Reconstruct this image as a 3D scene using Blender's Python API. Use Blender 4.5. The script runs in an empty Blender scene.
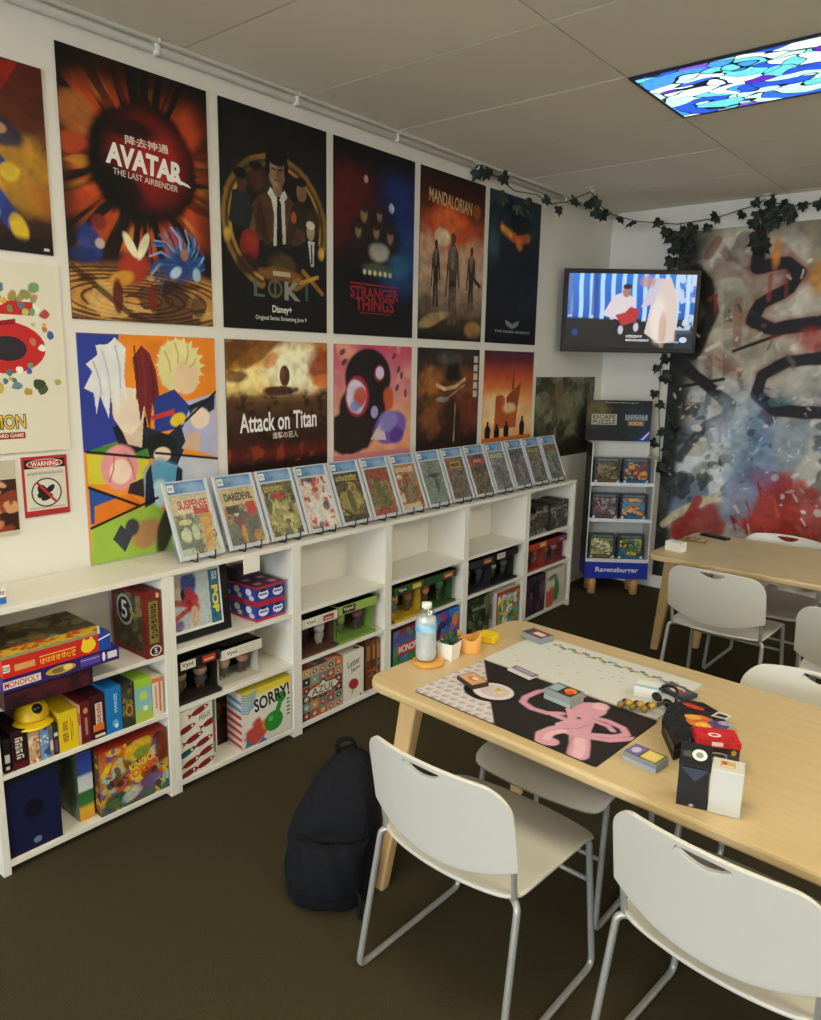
import bpy, bmesh, math, random
import numpy as np
from mathutils import Vector, Matrix
R = math.radians
SC = bpy.context.scene
COL = SC.collection
random.seed(7)

# ------------------------------------------------------------------ colour
def lin(h):
    if not isinstance(h, str):
        return tuple(h)[:3]
    h = h.lstrip('#')
    return tuple(((c / 12.92) if c <= .04045 else ((c + .055) / 1.055) ** 2.4)
                 for c in (int(h[i:i + 2], 16) / 255 for i in (0, 2, 4)))

# ------------------------------------------------------------------ materials
def newmat(name):
    m = bpy.data.materials.new(name); m.use_nodes = True
    nt = m.node_tree
    return m, nt, nt.nodes['Principled BSDF']

def mat(name, col, rough=.5, metal=0., noise=.06, scale=30., bump=0., spec=.5, coat=0.):
    m, nt, b = newmat(name)
    b.inputs['Roughness'].default_value = rough
    b.inputs['Metallic'].default_value = metal
    b.inputs['Specular IOR Level'].default_value = spec
    b.inputs['Coat Weight'].default_value = coat
    tc = nt.nodes.new('ShaderNodeTexCoord')
    n = nt.nodes.new('ShaderNodeTexNoise'); n.inputs['Scale'].default_value = scale
    n.inputs['Detail'].default_value = 4
    nt.links.new(tc.outputs['Object'], n.inputs['Vector'])
    mx = nt.nodes.new('ShaderNodeMix'); mx.data_type = 'RGBA'
    c = lin(col)
    mx.inputs['A'].default_value = (*[v * (1 - noise) for v in c], 1)
    mx.inputs['B'].default_value = (*[min(1, v * (1 + noise)) for v in c], 1)
    nt.links.new(n.outputs['Fac'], mx.inputs['Factor'])
    nt.links.new(mx.outputs['Result'], b.inputs['Base Color'])
    if bump:
        bp = nt.nodes.new('ShaderNodeBump'); bp.inputs['Strength'].default_value = bump
        bp.inputs['Distance'].default_value = .01
        nt.links.new(n.outputs['Fac'], bp.inputs['Height'])
        nt.links.new(bp.outputs['Normal'], b.inputs['Normal'])
    return m

def attr_mat(name, rough, spec=.4, coat=0., emit=0.):
    m, nt, b = newmat(name)
    a = nt.nodes.new('ShaderNodeAttribute'); a.attribute_name = 'Col'
    n = nt.nodes.new('ShaderNodeTexNoise'); n.inputs['Scale'].default_value = 60
    tc = nt.nodes.new('ShaderNodeTexCoord')
    nt.links.new(tc.outputs['Object'], n.inputs['Vector'])
    mr = nt.nodes.new('ShaderNodeMapRange')
    mr.inputs['To Min'].default_value = rough - .05; mr.inputs['To Max'].default_value = rough + .05
    nt.links.new(n.outputs['Fac'], mr.inputs['Value'])
    nt.links.new(mr.outputs['Result'], b.inputs['Roughness'])
    b.inputs['Specular IOR Level'].default_value = spec
    b.inputs['Coat Weight'].default_value = coat
    if emit:
        b.inputs['Base Color'].default_value = (.01, .01, .01, 1)
        nt.links.new(a.outputs['Color'], b.inputs['Emission Color'])
        b.inputs['Emission Strength'].default_value = emit
    else:
        nt.links.new(a.outputs['Color'], b.inputs['Base Color'])
    return m

def wood_mat(name, c1, c2, rough=.4, axis=0):
    m, nt, b = newmat(name)
    tc = nt.nodes.new('ShaderNodeTexCoord'); mp = nt.nodes.new('ShaderNodeMapping')
    s = [22, 22, 22]; s[axis] = 1.6
    mp.inputs['Scale'].default_value = s
    n = nt.nodes.new('ShaderNodeTexNoise'); n.inputs['Scale'].default_value = 2.2; n.inputs['Detail'].default_value = 6
    cr = nt.nodes.new('ShaderNodeValToRGB')
    cr.color_ramp.elements[0].color = (*lin(c1), 1); cr.color_ramp.elements[1].color = (*lin(c2), 1)
    cr.color_ramp.elements[0].position = .3; cr.color_ramp.elements[1].position = .72
    nt.links.new(tc.outputs['Object'], mp.inputs['Vector']); nt.links.new(mp.outputs['Vector'], n.inputs['Vector'])
    nt.links.new(n.outputs['Fac'], cr.inputs['Fac']); nt.links.new(cr.outputs['Color'], b.inputs['Base Color'])
    b.inputs['Roughness'].default_value = rough
    return m

def clear_mat(name, gloss=.12, tint=(1, 1, 1), rough=.05):
    m = bpy.data.materials.new(name); m.use_nodes = True; nt = m.node_tree; nt.nodes.clear()
    o = nt.nodes.new('ShaderNodeOutputMaterial'); mx = nt.nodes.new('ShaderNodeMixShader')
    t = nt.nodes.new('ShaderNodeBsdfTransparent'); g = nt.nodes.new('ShaderNodeBsdfGlossy')
    t.inputs['Color'].default_value = (*tint, 1); g.inputs['Roughness'].default_value = rough
    mx.inputs['Fac'].default_value = gloss
    n = nt.nodes.new('ShaderNodeTexNoise'); n.inputs['Scale'].default_value = 12
    mr = nt.nodes.new('ShaderNodeMapRange'); mr.inputs['To Min'].default_value = rough; mr.inputs['To Max'].default_value = rough * 1.6
    nt.links.new(n.outputs['Fac'], mr.inputs['Value']); nt.links.new(mr.outputs['Result'], g.inputs['Roughness'])
    nt.links.new(t.outputs[0], mx.inputs[1]); nt.links.new(g.outputs[0], mx.inputs[2])
    nt.links.new(mx.outputs[0], o.inputs['Surface'])
    return m

def emit_mat(name, col, s):
    m, nt, b = newmat(name)
    b.inputs['Base Color'].default_value = (.8, .8, .8, 1)
    b.inputs['Emission Color'].default_value = (*lin(col), 1)
    b.inputs['Emission Strength'].default_value = s
    return m

M = {}
M['print'] = attr_mat('printed_card', .5, .35)
M['poster'] = attr_mat('printed_poster', .55, .3)
M['gloss'] = attr_mat('glossy_print', .28, .5)
M['screen'] = attr_mat('screen_glow', .2, .5, 0, .62)
M['wall'] = mat('wall_paint', '#e6e2da', .7, noise=.015, scale=5, bump=.02)
M['ceil'] = attr_mat('ceiling_tile', .85, .2)
M['carpet'] = mat('carpet', '#453e2c', .95, noise=.5, scale=260, bump=.5, spec=.1)
M['white_lam'] = mat('white_laminate', '#ece8df', .4, noise=.015, scale=8)
M['chair'] = mat('chair_plastic', '#d3d0c8', .42, noise=.01, scale=20)
M['steel'] = mat('grey_steel', '#b2b2b0', .38, .45, noise=.05)
M['table'] = wood_mat('pale_wood', '#c7ad80', '#d0b78f', .38)
M['tableleg'] = wood_mat('pale_wood_leg', '#d6b078', '#dfbe8a', .42, 2)
M['black'] = mat('black_plastic', '#0d0d0f', .35, noise=.1)
M['cloth_black'] = mat('black_fabric', '#15161c', .85, noise=.35, scale=120, bump=.35, spec=.2)
M['cloth_dark'] = mat('dark_webbing', '#101116', .8, noise=.3, scale=200, bump=.3, spec=.2)
M['pipe'] = mat('painted_pipe', '#d6d2c8', .5, noise=.02)
M['leaf'] = mat('ivy_leaf', '#1d2a1d', .6, noise=.45, scale=25)
M['vine'] = mat('ivy_vine', '#2d3a26', .7, noise=.2)
M['case'] = mat('clear_case_frame', '#c3c6cc', .25, noise=.04, coat=.4)
M['clear'] = clear_mat('clear_sheet', .045, rough=.3)
M['clear_box'] = clear_mat('clear_window', .03)
M['water'] = clear_mat('bottle_plastic', .22, (.93, .97, 1.0), .12)
M['frost'] = mat('milky_drink', '#d9dcda', .35, noise=.04)
M['white_plastic'] = mat('white_plastic', '#eeeeea', .4, noise=.02)
M['white_card'] = mat('white_card', '#e9e6df', .55, noise=.02)
M['stone_pot'] = mat('white_ceramic', '#efece4', .35, noise=.02)
M['amber'] = mat('amber_wood', '#d79a45', .4, noise=.1, scale=18)
M['yellow'] = mat('yellow_plastic', '#efc61a', .4, noise=.05)
M['succulent'] = mat('succulent_green', '#2c4a28', .55, noise=.4, scale=50)
M['soil'] = mat('soil', '#2a2018', .95, noise=.4, scale=120)
M['woodfoot'] = wood_mat('wood_foot', '#b98b52', '#caa06a', .55, 2)
M['dark_lead'] = mat('dark_frame', '#1b1d26', .5)
M['lamp'] = emit_mat('lamp_white', '#fff3ce', 7.4)
M['lamp_cool'] = emit_mat('lamp_cool', '#fbf8e6', 14.)
M['silver'] = mat('silver_plastic', '#8e9298', .3, .6, noise=.04)

# ------------------------------------------------------------------ mesh builder
class MB:
    def __init__(s):
        s.v = []; s.f = []; s.c = []; s.sm = []
    def add(s, verts, faces, col='#ffffff', smooth=False, tf=None):
        o = len(s.v)
        if tf is not None:
            verts = [tuple(tf @ Vector(v)) for v in verts]
        s.v.extend([tuple(map(float, v)) for v in verts])
        if isinstance(col, np.ndarray):
            s.c.extend([tuple(c) for c in col])
        else:
            c = lin(col); s.c.extend([c] * len(verts))
        s.f.extend([tuple(i + o for i in f) for f in faces]); s.sm.extend([smooth] * len(faces))
        return s
    def bm(s, b, col='#ffffff', smooth=False, tf=None):
        b.verts.ensure_lookup_table(); b.verts.index_update()
        s.add([v.co[:] for v in b.verts], [[v.index for v in f.verts] for f in b.faces], col, smooth, tf)
        b.free(); return s
    def box(s, lo, hi, col='#ffffff', bev=0., tf=None, seg=1):
        b = bmesh.new(); bmesh.ops.create_cube(b, size=1)
        lo = Vector(lo); hi = Vector(hi); d = hi - lo; c = (hi + lo) / 2
        for v in b.verts:
            v.co = Vector((v.co.x * d.x, v.co.y * d.y, v.co.z * d.z)) + c
        if bev:
            bmesh.ops.bevel(b, geom=b.edges[:], offset=bev, segments=seg, profile=.5, affect='EDGES')
        return s.bm(b, col, False, tf)
    def prism(s, poly, z0, z1, col='#ffffff', bev=0., tf=None, smooth=False, seg=2):
        b = bmesh.new()
        f = b.faces.new([b.verts.new((x, y, z0)) for x, y in poly])
        r = bmesh.ops.extrude_face_region(b, geom=[f])
        for e in r['geom']:
            if isinstance(e, bmesh.types.BMVert): e.co.z = z1
        bmesh.ops.recalc_face_normals(b, faces=b.faces[:])
        if bev:
            ed = [e for e in b.edges if abs(e.verts[0].co.z - e.verts[1].co.z) < 1e-6]
            bmesh.ops.bevel(b, geom=ed, offset=bev, segments=seg, profile=.5, affect='EDGES')
        return s.bm(b, col, smooth, tf)
    def tube(s, pts, r, n=10, col='#ffffff', tf=None, cap=True, rs=None):
        pts = [Vector(p) for p in pts]; V = []; F = []
        up = None
        for i, p in enumerate(pts):
            t = (pts[min(i + 1, len(pts) - 1)] - pts[max(i - 1, 0)]).normalized()
            if up is None:
                up = t.orthogonal().normalized()
            up = (up - t * up.dot(t))
            up = up.normalized() if up.length > 1e-6 else t.orthogonal().normalized()
            w = t.cross(up); rr = rs[i] if rs else r
            for k in range(n):
                a = 2 * math.pi * k / n
                V.append(p + (up * math.cos(a) + w * math.sin(a)) * rr)
        for i in range(len(pts) - 1):
            for k in range(n):
                F.append((i * n + k, i * n + (k + 1) % n, (i + 1) * n + (k + 1) % n, (i + 1) * n + k))
        if cap:
            F.append(tuple(range(n))[::-1]); F.append(tuple((len(pts) - 1) * n + k for k in range(n)))
        return s.add(V, F, col, True, tf)
    def lathe(s, prof, n=28, col='#ffffff', tf=None, smooth=True):
        V = []; F = []
        for r, z in prof:
            for k in range(n):
                a = 2 * math.pi * k / n
                V.append((r * math.cos(a), r * math.sin(a), z))
        for i in range(len(prof) - 1):
            for k in range(n):
                F.append((i * n + k, i * n + (k + 1) % n, (i + 1) * n + (k + 1) % n, (i + 1) * n + k))
        return s.add(V, F, col, smooth, tf)
    def ball(s, c, r, col='#ffffff', seg=14, tf=None):
        b = bmesh.new(); bmesh.ops.create_uvsphere(b, u_segments=seg, v_segments=max(6, seg // 2 + 1), radius=1)
        rr = r if hasattr(r, '__len__') else (r, r, r)
        for v in b.verts:
            v.co = Vector((v.co.x * rr[0] + c[0], v.co.y * rr[1] + c[1], v.co.z * rr[2] + c[2]))
        return s.bm(b, col, True, tf)
    def build(s, name, m, parent=None, attr=None):
        me = bpy.data.meshes.new(name)
        me.from_pydata(s.v, [], s.f)
        if len(s.sm): me.polygons.foreach_set('use_smooth', s.sm)
        a = me.color_attributes.new('Col', 'FLOAT_COLOR', 'POINT')
        arr = np.ones((len(s.v), 4), 'f4'); arr[:, :3] = np.array(s.c, 'f4'); a.data.foreach_set('color', arr.ravel())
        me.materials.append(m if not isinstance(m, str) else M[m])
        me.update()
        o = bpy.data.objects.new(name, me); COL.objects.link(o)
        if parent is not None: o.parent = parent
        return o

def tag(o, label=None, cat=None, group=None, kind=None):
    if label: o['label'] = label
    if cat: o['category'] = cat
    if group: o['group'] = group
    if kind: o['kind'] = kind
    return o
def empty(name, loc, rz=0., label=None, cat=None, group=None, rot=None):
    o = bpy.data.objects.new(name, None); COL.objects.link(o)
    o.location = loc; o.rotation_euler = rot if rot else (0, 0, rz); o.empty_display_size = .05
    return tag(o, label, cat, group)
def copy_tree(o, parent=None):
    c = o.copy(); COL.objects.link(c)
    if parent is not None: c.parent = parent
    for ch in list(o.children): copy_tree(ch, c)
    return c

# ------------------------------------------------------------------ text
_tc = {}
def text_mesh(t, bold=.0):
    k = (t, bold)
    if k in _tc: return _tc[k]
    cu = bpy.data.curves.new('lettering', 'FONT'); cu.body = t; cu.size = 1; cu.offset = bold; cu.resolution_u = 3
    cu.fill_mode = 'FRONT' if False else 'BOTH'
    ob = bpy.data.objects.new('lettering', cu); COL.objects.link(ob)
    bpy.context.view_layer.update()
    dg = bpy.context.evaluated_depsgraph_get()
    me = ob.evaluated_get(dg).to_mesh()
    V = np.array([v.co[:] for v in me.vertices]) if len(me.vertices) else np.zeros((1, 3))
    F = [tuple(p.vertices) for p in me.polygons]
    ob.evaluated_get(dg).to_mesh_clear()
    bpy.data.objects.remove(ob); bpy.data.curves.remove(cu)
    lo = V.min(0); hi = V.max(0); d = np.maximum(hi - lo, 1e-6)
    P = (V[:, :2] - lo[:2]) / d[:2]
    _tc[k] = (P, F); return _tc[k]

# ------------------------------------------------------------------ painting
def sstep(x): x = np.clip(x, 0, 1); return x * x * (3 - 2 * x)
def vnoise(X, Y, scale, seed):
    rs = np.random.RandomState(seed); G = rs.rand(64, 64)
    x = X * scale; y = Y * scale
    xi = np.floor(x).astype(int); yi = np.floor(y).astype(int)
    fx = sstep(x - xi); fy = sstep(y - yi)
    g = lambda a, b: G[np.mod(a, 64), np.mod(b, 64)]
    return (g(xi, yi) * (1 - fx) + g(xi + 1, yi) * fx) * (1 - fy) + (g(xi, yi + 1) * (1 - fx) + g(xi + 1, yi + 1) * fx) * fy
def fbm(X, Y, s, seed, o=3):
    t = 0; a = .5; n = 0
    for i in range(o):
        t = t + a * vnoise(X, Y, s * 2 ** i, seed + i); n += a; a *= .5
    return t / n
class Paint:
    """An image made of numbers: colours on a grid over a w x h sheet (u right, v up, 0..1)."""
    def __init__(s, w, h, nu, base='#000000'):
        s.w = w; s.h = h; s.nu = nu; s.nv = max(2, int(round(nu * h / w)))
        u = np.linspace(0, 1, s.nu); v = np.linspace(0, 1, s.nv)
        s.U, s.V = np.meshgrid(u, v); s.a = w / h
        s.X = s.U * s.a; s.Y = s.V
        s.C = np.ones((s.nv, s.nu, 3)) * np.array(lin(base))
    def mix(s, m, col, a=1.):
        m = (np.clip(m, 0, 1) * a)[..., None]
        s.C = s.C * (1 - m) + np.array(lin(col)) * m; return s
    def vg(s, stops):
        vs = [t[0] for t in stops]; cs = np.array([lin(t[1]) for t in stops])
        for k in range(3): s.C[..., k] = np.interp(s.V, vs, cs[:, k])
        return s
    def blob(s, cx, cy, rx, ry, col, a=1., soft=.5, rot=0., nz=0., seed=1):
        x = (s.U - cx) * s.a; y = s.V - cy; c, n = math.cos(R(rot)), math.sin(R(rot))
        xr = x * c + y * n; yr = -x * n + y * c
        d = np.sqrt((xr / (rx * s.a)) ** 2 + (yr / ry) ** 2)
        if nz: d = d + nz * (fbm(s.X, s.Y, 9, seed) - .5) * 2
        return s.mix(sstep((1 - d) / max(soft, 1e-3) + .5), col, a)
    def noise(s, scale, amt, seed=1):
        n = fbm(s.X, s.Y, scale, seed) - .5
        s.C = np.clip(s.C * (1 + amt * 2 * n[..., None]), 0, 1); return s
    def patch(s, col, scale, thr, seed, a=1., soft=.12, m=None):
        n = sstep((fbm(s.X, s.Y, scale, seed) - thr) / soft)
        return s.mix(n if m is None else n * m, col, a)
    def region(s, u0, v0, u1, v1, e=.03):
        return sstep((s.U - u0) / e + .5) * sstep((u1 - s.U) / e + .5) * sstep((s.V - v0) / e + .5) * sstep((v1 - s.V) / e + .5)
    def stroke(s, pts, wd, col, a=1., soft=.4, nz=0., seed=3):
        D = np.full(s.U.shape, 9.)
        for (x0, y0), (x1, y1) in zip(pts[:-1], pts[1:]):
            ax, ay, bx, by = x0 * s.a, y0, x1 * s.a, y1
            dx, dy = bx - ax, by - ay; L = max(dx * dx + dy * dy, 1e-9)
            t = np.clip(((s.X - ax) * dx + (s.Y - ay) * dy) / L, 0, 1)
            D = np.minimum(D, np.hypot(s.X - ax - t * dx, s.Y - ay - t * dy))
        D = D / wd
        if nz: D = D + nz * (fbm(s.X, s.Y, 22, seed) - .5) * 2
        return s.mix(sstep((1 - D) / soft + .5), col, a)
    def poly(s, pts, col, a=1., e=.006):
        ins = np.zeros(s.U.shape, bool); n = len(pts)
        for i in range(n):
            (x0, y0), (x1, y1) = pts[i], pts[(i + 1) % n]
            c = ((y0 > s.V) != (y1 > s.V))
            if y1 != y0: ins ^= c & (s.U < (x1 - x0) * (s.V - y0) / (y1 - y0) + x0)
        return s.mix(ins.astype(float), col, a)
    def rays(s, cx, cy, n, col, a, seed, r0, r1, thr=.55):
        x = (s.U - cx) * s.a; y = s.V - cy; r = np.hypot(x, y); th = (np.arctan2(y, x) / (2 * math.pi) + .5) * n
        k = vnoise(th, r * 2.2, 1, seed)
        return s.mix(sstep((k - thr) / .12) * sstep((r - r0) / .05) * sstep((r1 - r) / .1), col, a)
    def busy(s, cols, n, seed, r=.12, a=.95):
        rs = np.random.RandomState(seed)
        for i in range(int(n * 1.8)):
            k = 1.15 - .75 * i / (n * 1.8)
            s.blob(rs.rand(), rs.rand(), r * k * (.35 + rs.rand()), r * k * (.35 + rs.rand()) * s.a, cols[i % len(cols)], a, .14, rs.rand() * 180, .45, seed + i)
        return s

def face(mb, O, U, V, w, h, els, base=None, lift=.0004):
    """Lay a sheet of artwork on a rectangle: O lower-left corner, U/V unit vectors; els drawn in order in 0..1 units."""
    O = Vector(O); U = Vector(U); V = Vector(V); N = U.cross(V)
    lay = [1]
    def P(u, v): return O + U * (u * w) + V * (v * h) + N * (lift + 2.2e-5 * lay[0])
    def clip(q):                                      # keep print inside the sheet
        for ax, lim, sg in ((0, 0., 1), (0, 1., -1), (1, 0., 1), (1, 1., -1)):
            r = []
            for i in range(len(q)):
                a, b = q[i - 1], q[i]; da, db = sg * (a[ax] - lim), sg * (b[ax] - lim)
                if (da >= 0) != (db >= 0):
                    t = da / (da - db); r.append((a[0] + (b[0] - a[0]) * t, a[1] + (b[1] - a[1]) * t))
                if db >= 0: r.append(b)
            q = r
            if not q: break
        return q
    def shape(q, c):
        q = clip([(float(x), float(y)) for x, y in q])
        if len(q) > 2: mb.add([P(x, y) for x, y in q], [tuple(range(len(q)))], c)
    def quad(x0, y0, x1, y1, c): mb.add([P(x0, y0), P(x1, y0), P(x1, y1), P(x0, y1)], [(0, 1, 2, 3)], c)
    if base: quad(0, 0, 1, 1, base); lay[0] += 1
    for e in els:
        k = e[0]
        if k == 'g':
            p = e[1]; x0, y0, x1, y1 = e[2] if len(e) > 2 else (0, 0, 1, 1)
            uu = x0 + p.U.ravel() * (x1 - x0); vv = y0 + p.V.ravel() * (y1 - y0)
            o = np.array(O) + np.array(N) * (lift + 2.2e-5 * lay[0])
            pts = o + np.outer(uu * w, np.array(U)) + np.outer(vv * h, np.array(V))
            idx = np.arange(p.nu * p.nv).reshape(p.nv, p.nu)
            F = np.stack([idx[:-1, :-1], idx[:-1, 1:], idx[1:, 1:], idx[1:, :-1]], -1).reshape(-1, 4)
            mb.add(pts.tolist(), [tuple(f) for f in F.tolist()], p.C.reshape(-1, 3))
        elif k == 'r': quad(e[1], e[2], e[3], e[4], e[5])
        elif k == 'p':
            shape(e[1], e[2])
        elif k == 'e':
            cx, cy, rx, ry, c = e[1:6]; rot = R(e[6]) if len(e) > 6 else 0
            q = []
            for i in range(26):
                t = 2 * math.pi * i / 26; a, b = rx * w * math.cos(t), ry * h * math.sin(t)
                q.append((cx + (a * math.cos(rot) - b * math.sin(rot)) / w, cy + (a * math.sin(rot) + b * math.cos(rot)) / h))
            shape(q, c)
        elif k == 's':                                # unreadable small print: uneven strokes
            x0, y0, x1, y1, c = e[1:6]; vert = (y1 - y0) * h > (x1 - x0) * w; rs = random.Random(int(x0 * 999 + y1 * 77))
            n = max(3, int(((y1 - y0) * h / ((x1 - x0) * w)) if vert else ((x1 - x0) * w / ((y1 - y0) * h))) + 2) if len(e) < 7 else e[6]
            for i in range(n):
                a, b = (i + .08) / n, (i + .78 + .15 * rs.random()) / n; t0, t1 = .18 * rs.random(), 1 - .2 * rs.random()
                m_ = a + (b - a) * (.35 + .3 * rs.random())
                for (p0, p1, q0, q1) in ((a, a + (m_ - a) * .55, t0, t1), (m_, b, .42 + .1 * rs.random(), t1), (a, b, t0, t0 + .22)):
                    if vert: quad(x0 + (x1 - x0) * (1 - q1), y1 - (y1 - y0) * p1, x0 + (x1 - x0) * (1 - q0), y1 - (y1 - y0) * p0, c)
                    else: quad(x0 + (x1 - x0) * p0, y0 + (y1 - y0) * q0, x0 + (x1 - x0) * p1, y0 + (y1 - y0) * q1, c)
        elif k == 't':
            t, x0, y0, x1, y1, c = e[1:7]; rot = e[7] if len(e) > 7 else 0; bold = e[8] if len(e) > 8 else .015
            pts, F = text_mesh(t, bold)
            cx, cy = (x0 + x1) / 2, (y0 + y1) / 2; W, H = (x1 - x0) * w, (y1 - y0) * h
            ca, sa = math.cos(R(rot)), math.sin(R(rot)); q = []
            if abs(rot) in (90, 270): W, H = H, W
            for a, b in pts:
                a = (a - .5) * W; b = (b - .5) * H
                q.append(P(cx + (a * ca - b * sa) / w, cy + (a * sa + b * ca) / h))
            mb.add(q, F, c)
        lay[0] += 1
    return mb

YX = Vector((0, 1, 0)); XX = Vector((1, 0, 0)); ZX = Vector((0, 0, 1))
# ================================================================== camera
CAMP = Vector((2.7325, 0, 1.7252)); yaw, pit, rol = R(39.463), R(11.107), R(1.098)
fw = Vector((-math.sin(yaw) * math.cos(pit), math.cos(yaw) * math.cos(pit), -math.sin(pit)))
rt = Vector((math.cos(yaw), math.sin(yaw), 0)); up = rt.cross(fw)
r2 = math.cos(rol) * rt + math.sin(rol) * up; u2 = -math.sin(rol) * rt + math.cos(rol) * up
cam = bpy.data.cameras.new('camera'); camo = bpy.data.objects.new('camera', cam); COL.objects.link(camo)
mw = Matrix((r2, u2, -fw)).transposed().to_4x4(); mw.translation = CAMP; camo.matrix_world = mw
cam.sensor_fit = 'HORIZONTAL'; cam.sensor_width = 36; cam.lens = 36 * 750.58 / 821; cam.clip_start = .05
SC.camera = camo

# ================================================================== room
XR, YB, YF, ZC = 5.6, 5.72, -6.2, 2.884
def struct(name, mb, m):
    return tag(mb.build(name, m), kind='structure')
struct('floor', MB().box((-.1, YF - .1, -.1), (XR + .1, YB + .1, 0)), 'carpet')
struct('wall_left', MB().box((-.1, YF, 0), (0, YB, ZC)), 'wall')
struct('wall_back', MB().box((-.1, YB, 0), (XR + .1, YB + .1, ZC)), 'wall')
struct('wall_right', MB().box((XR, YF, 0), (XR + .1, YB, ZC)), 'wall')
wx0, wx1, wz0, wz1 = .5, 5.1, .55, 2.7
mb = MB()
mb.box((-.1, YF - .1, 0), (wx0, YF, ZC)); mb.box((wx1, YF - .1, 0), (XR + .1, YF, ZC))
mb.box((wx0, YF - .1, 0), (wx1, YF, wz0)); mb.box((wx0, YF - .1, wz1), (wx1, YF, ZC))
struct('wall_front', mb, 'wall')
mb = MB()
for x in (wx0, 2.88, wx1 - .04): mb.box((x, YF - .08, wz0), (x + .04, YF - .02, wz1))
for z in (wz0, wz1 - .04): mb.box((wx0, YF - .08, z), (wx1, YF - .02, z + .04))
win = struct('window_1', mb, 'white_plastic')
MB().box((wx0, YF - .053, wz0), (wx1, YF - .047, wz1)).build('glass_pane', 'clear_box', win)
struct('baseboard_back', MB().box((0, YB - .014, 0), (XR, YB, .09)), 'white_lam')
struct('baseboard_left', MB().box((0, YF, 0), (.012, YB, .09)), 'white_lam')
# ceiling: lay-in tiles, long side along x, on a slim grid
mb = MB(); random.seed(3)
mb.box((-.1, YF - .1, ZC + .012), (XR + .1, YB + .1, ZC + .1), '#8d877a')
xs = [.008] + [1.258 + 1.245 * k for k in range(-1, 5)]; xs = [x for x in xs if 0 <= x < XR] + [XR]
xs = sorted(set(round(x, 3) for x in xs)); ys = [3.12 + .632 * k for k in range(-16, 5)]
ys = [YF] + [y for y in ys if YF + .05 < y < YB - .02] + [YB]
for i in range(len(xs) - 1):
    for j in range(len(ys) - 1):
        t = .94 + .08 * random.random(); c = tuple(v * t for v in lin('#efe9d8'))
        dz = .0015 * random.random()
        mb.box((xs[i] + .004, ys[j] + .004, ZC + dz), (xs[i + 1] - .004, ys[j + 1] - .004, ZC + .0125), c)
struct('ceiling', mb, 'ceil')
# round conduit under the ceiling on the left wall
cp = empty('conduit_pipe', (.02, 0, 2.852), 0, 'long pale round pipe running along the top of the left wall', 'pipe')
MB().tube([(0, YF + .05, 0), (0, 2, 0), (0, YB - .02, 0)], .017, 14).build('pipe', 'pipe', cp)
for y in (-.9, .3, 1.05, 1.746, 2.437, 3.12, 4.9):
    m_ = MB().box((-.019, y - .012, -.02), (.019, y + .012, .02), bev=.006)
    m_.tube([(.012, y, .01), (.03, y, .024), (.036, y, .032)], .004, 6)
    m_.build('clip', 'white_plastic', cp)
struct('trim_1', MB().box((0, YF, 2.868), (.05, YB, ZC), bev=.004), 'pipe')

# ---- mural sheet on the back wall
MX0, MX1, MZ0, MZ1 = .545, 3.4, .1, 2.70
def mu(x, z): return ((x - MX0) / (MX1 - MX0), (z - MZ0) / (MZ1 - MZ0))
p = Paint(MX1 - MX0, MZ1 - MZ0, 420, '#a39a88')
p.vg([(0, '#57626b'), (.2, '#7b8286'), (.42, '#8f989c'), (.55, '#b0aca2'), (.7, '#a99d88'), (1, '#8f8672')])
p.patch('#cfc9ba', 5, .5, 11, .8, .15); p.patch('#6e604c', 7, .58, 12, .7, .1)
p.patch('#7f4636', 9, .62, 13, .5, .08, p.region(0, .5, 1, 1, .1)); p.patch('#e3ddcf', 11, .6, 14, .7, .06)
low = p.region(-.1, .18, 1.1, .58, .12)
p.patch('#6683a2', 9, .52, 21, .55, .1, low); p.patch('#dfe4e8', 12, .55, 22, .85, .06, low); p.patch('#26343f', 14, .6, 23, .8, .06, low)
p.patch('#20262a', 16, .62, 24, .7, .05, p.region(-.1, 0, 1.1, .45, .1))
def S(pts, wd, col, a=1., soft=.5, nz=.25, seed=3): p.stroke([mu(*q) for q in pts], wd / (MZ1 - MZ0), col, a, soft, nz, seed)
S([(.86, 2.25), (.9, 1.75), (.92, 1.4)], .035, '#cfc6ae', .7); S([(.8, 1.95), (1.05, 1.98)], .04, '#cdc4ac', .6)
S([(.78, 1.9), (1.0, 1.72)], .06, '#8e4a36', .45); S([(1.0, 2.2), (1.02, 1.9)], .03, '#8a3b30', .5)
S([(.62, 1.58), (.95, 1.65)], .012, '#2a2522'); S([(1.0, 1.85), (1.6, 2.08)], .012, '#2a2522')
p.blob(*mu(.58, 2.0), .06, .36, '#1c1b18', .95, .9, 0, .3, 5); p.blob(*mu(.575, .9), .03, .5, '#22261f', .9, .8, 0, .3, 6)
S([(.68, 2.42), (.76, 2.32), (.82, 2.13), (.72, 1.84)], .055, '#1a1917', .95, .5)  # dark mural paint beside the television, with the set's shadow painted in
S([(.76, 2.52), (.82, 2.62), (.9, 2.5)], .03, '#6d2b24', .6)
S([(1.05, 2.45), (.95, 2.52), (1.0, 2.62)], .05, '#5a3b30', .6)
A = [(1.11, 2.68), (1.10, 2.42), (1.3, 2.44), (1.38, 2.37), (1.33, 2.27), (1.15, 2.17), (1.11, 2.06), (1.25, 2.00), (1.54, 2.04), (1.8, 2.2)]
S(A, .06, '#a03328', .55, .7, .5, 8); S(A, .044, '#232026', 1, .3, .25, 9)
B = [(1.95, 1.72), (1.6, 1.81), (1.36, 1.78), (1.21, 1.68), (1.19, 1.55), (1.31, 1.45), (1.61, 1.44), (1.95, 1.5)]
S(B, .06, '#8c3a33', .5, .7, .5, 8); S(B, .043, '#262329', 1, .3, .25, 10); S([(1.3, 1.5), (1.42, 1.52), (1.5, 1.62)], .03, '#3f6a72', .8)
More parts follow.
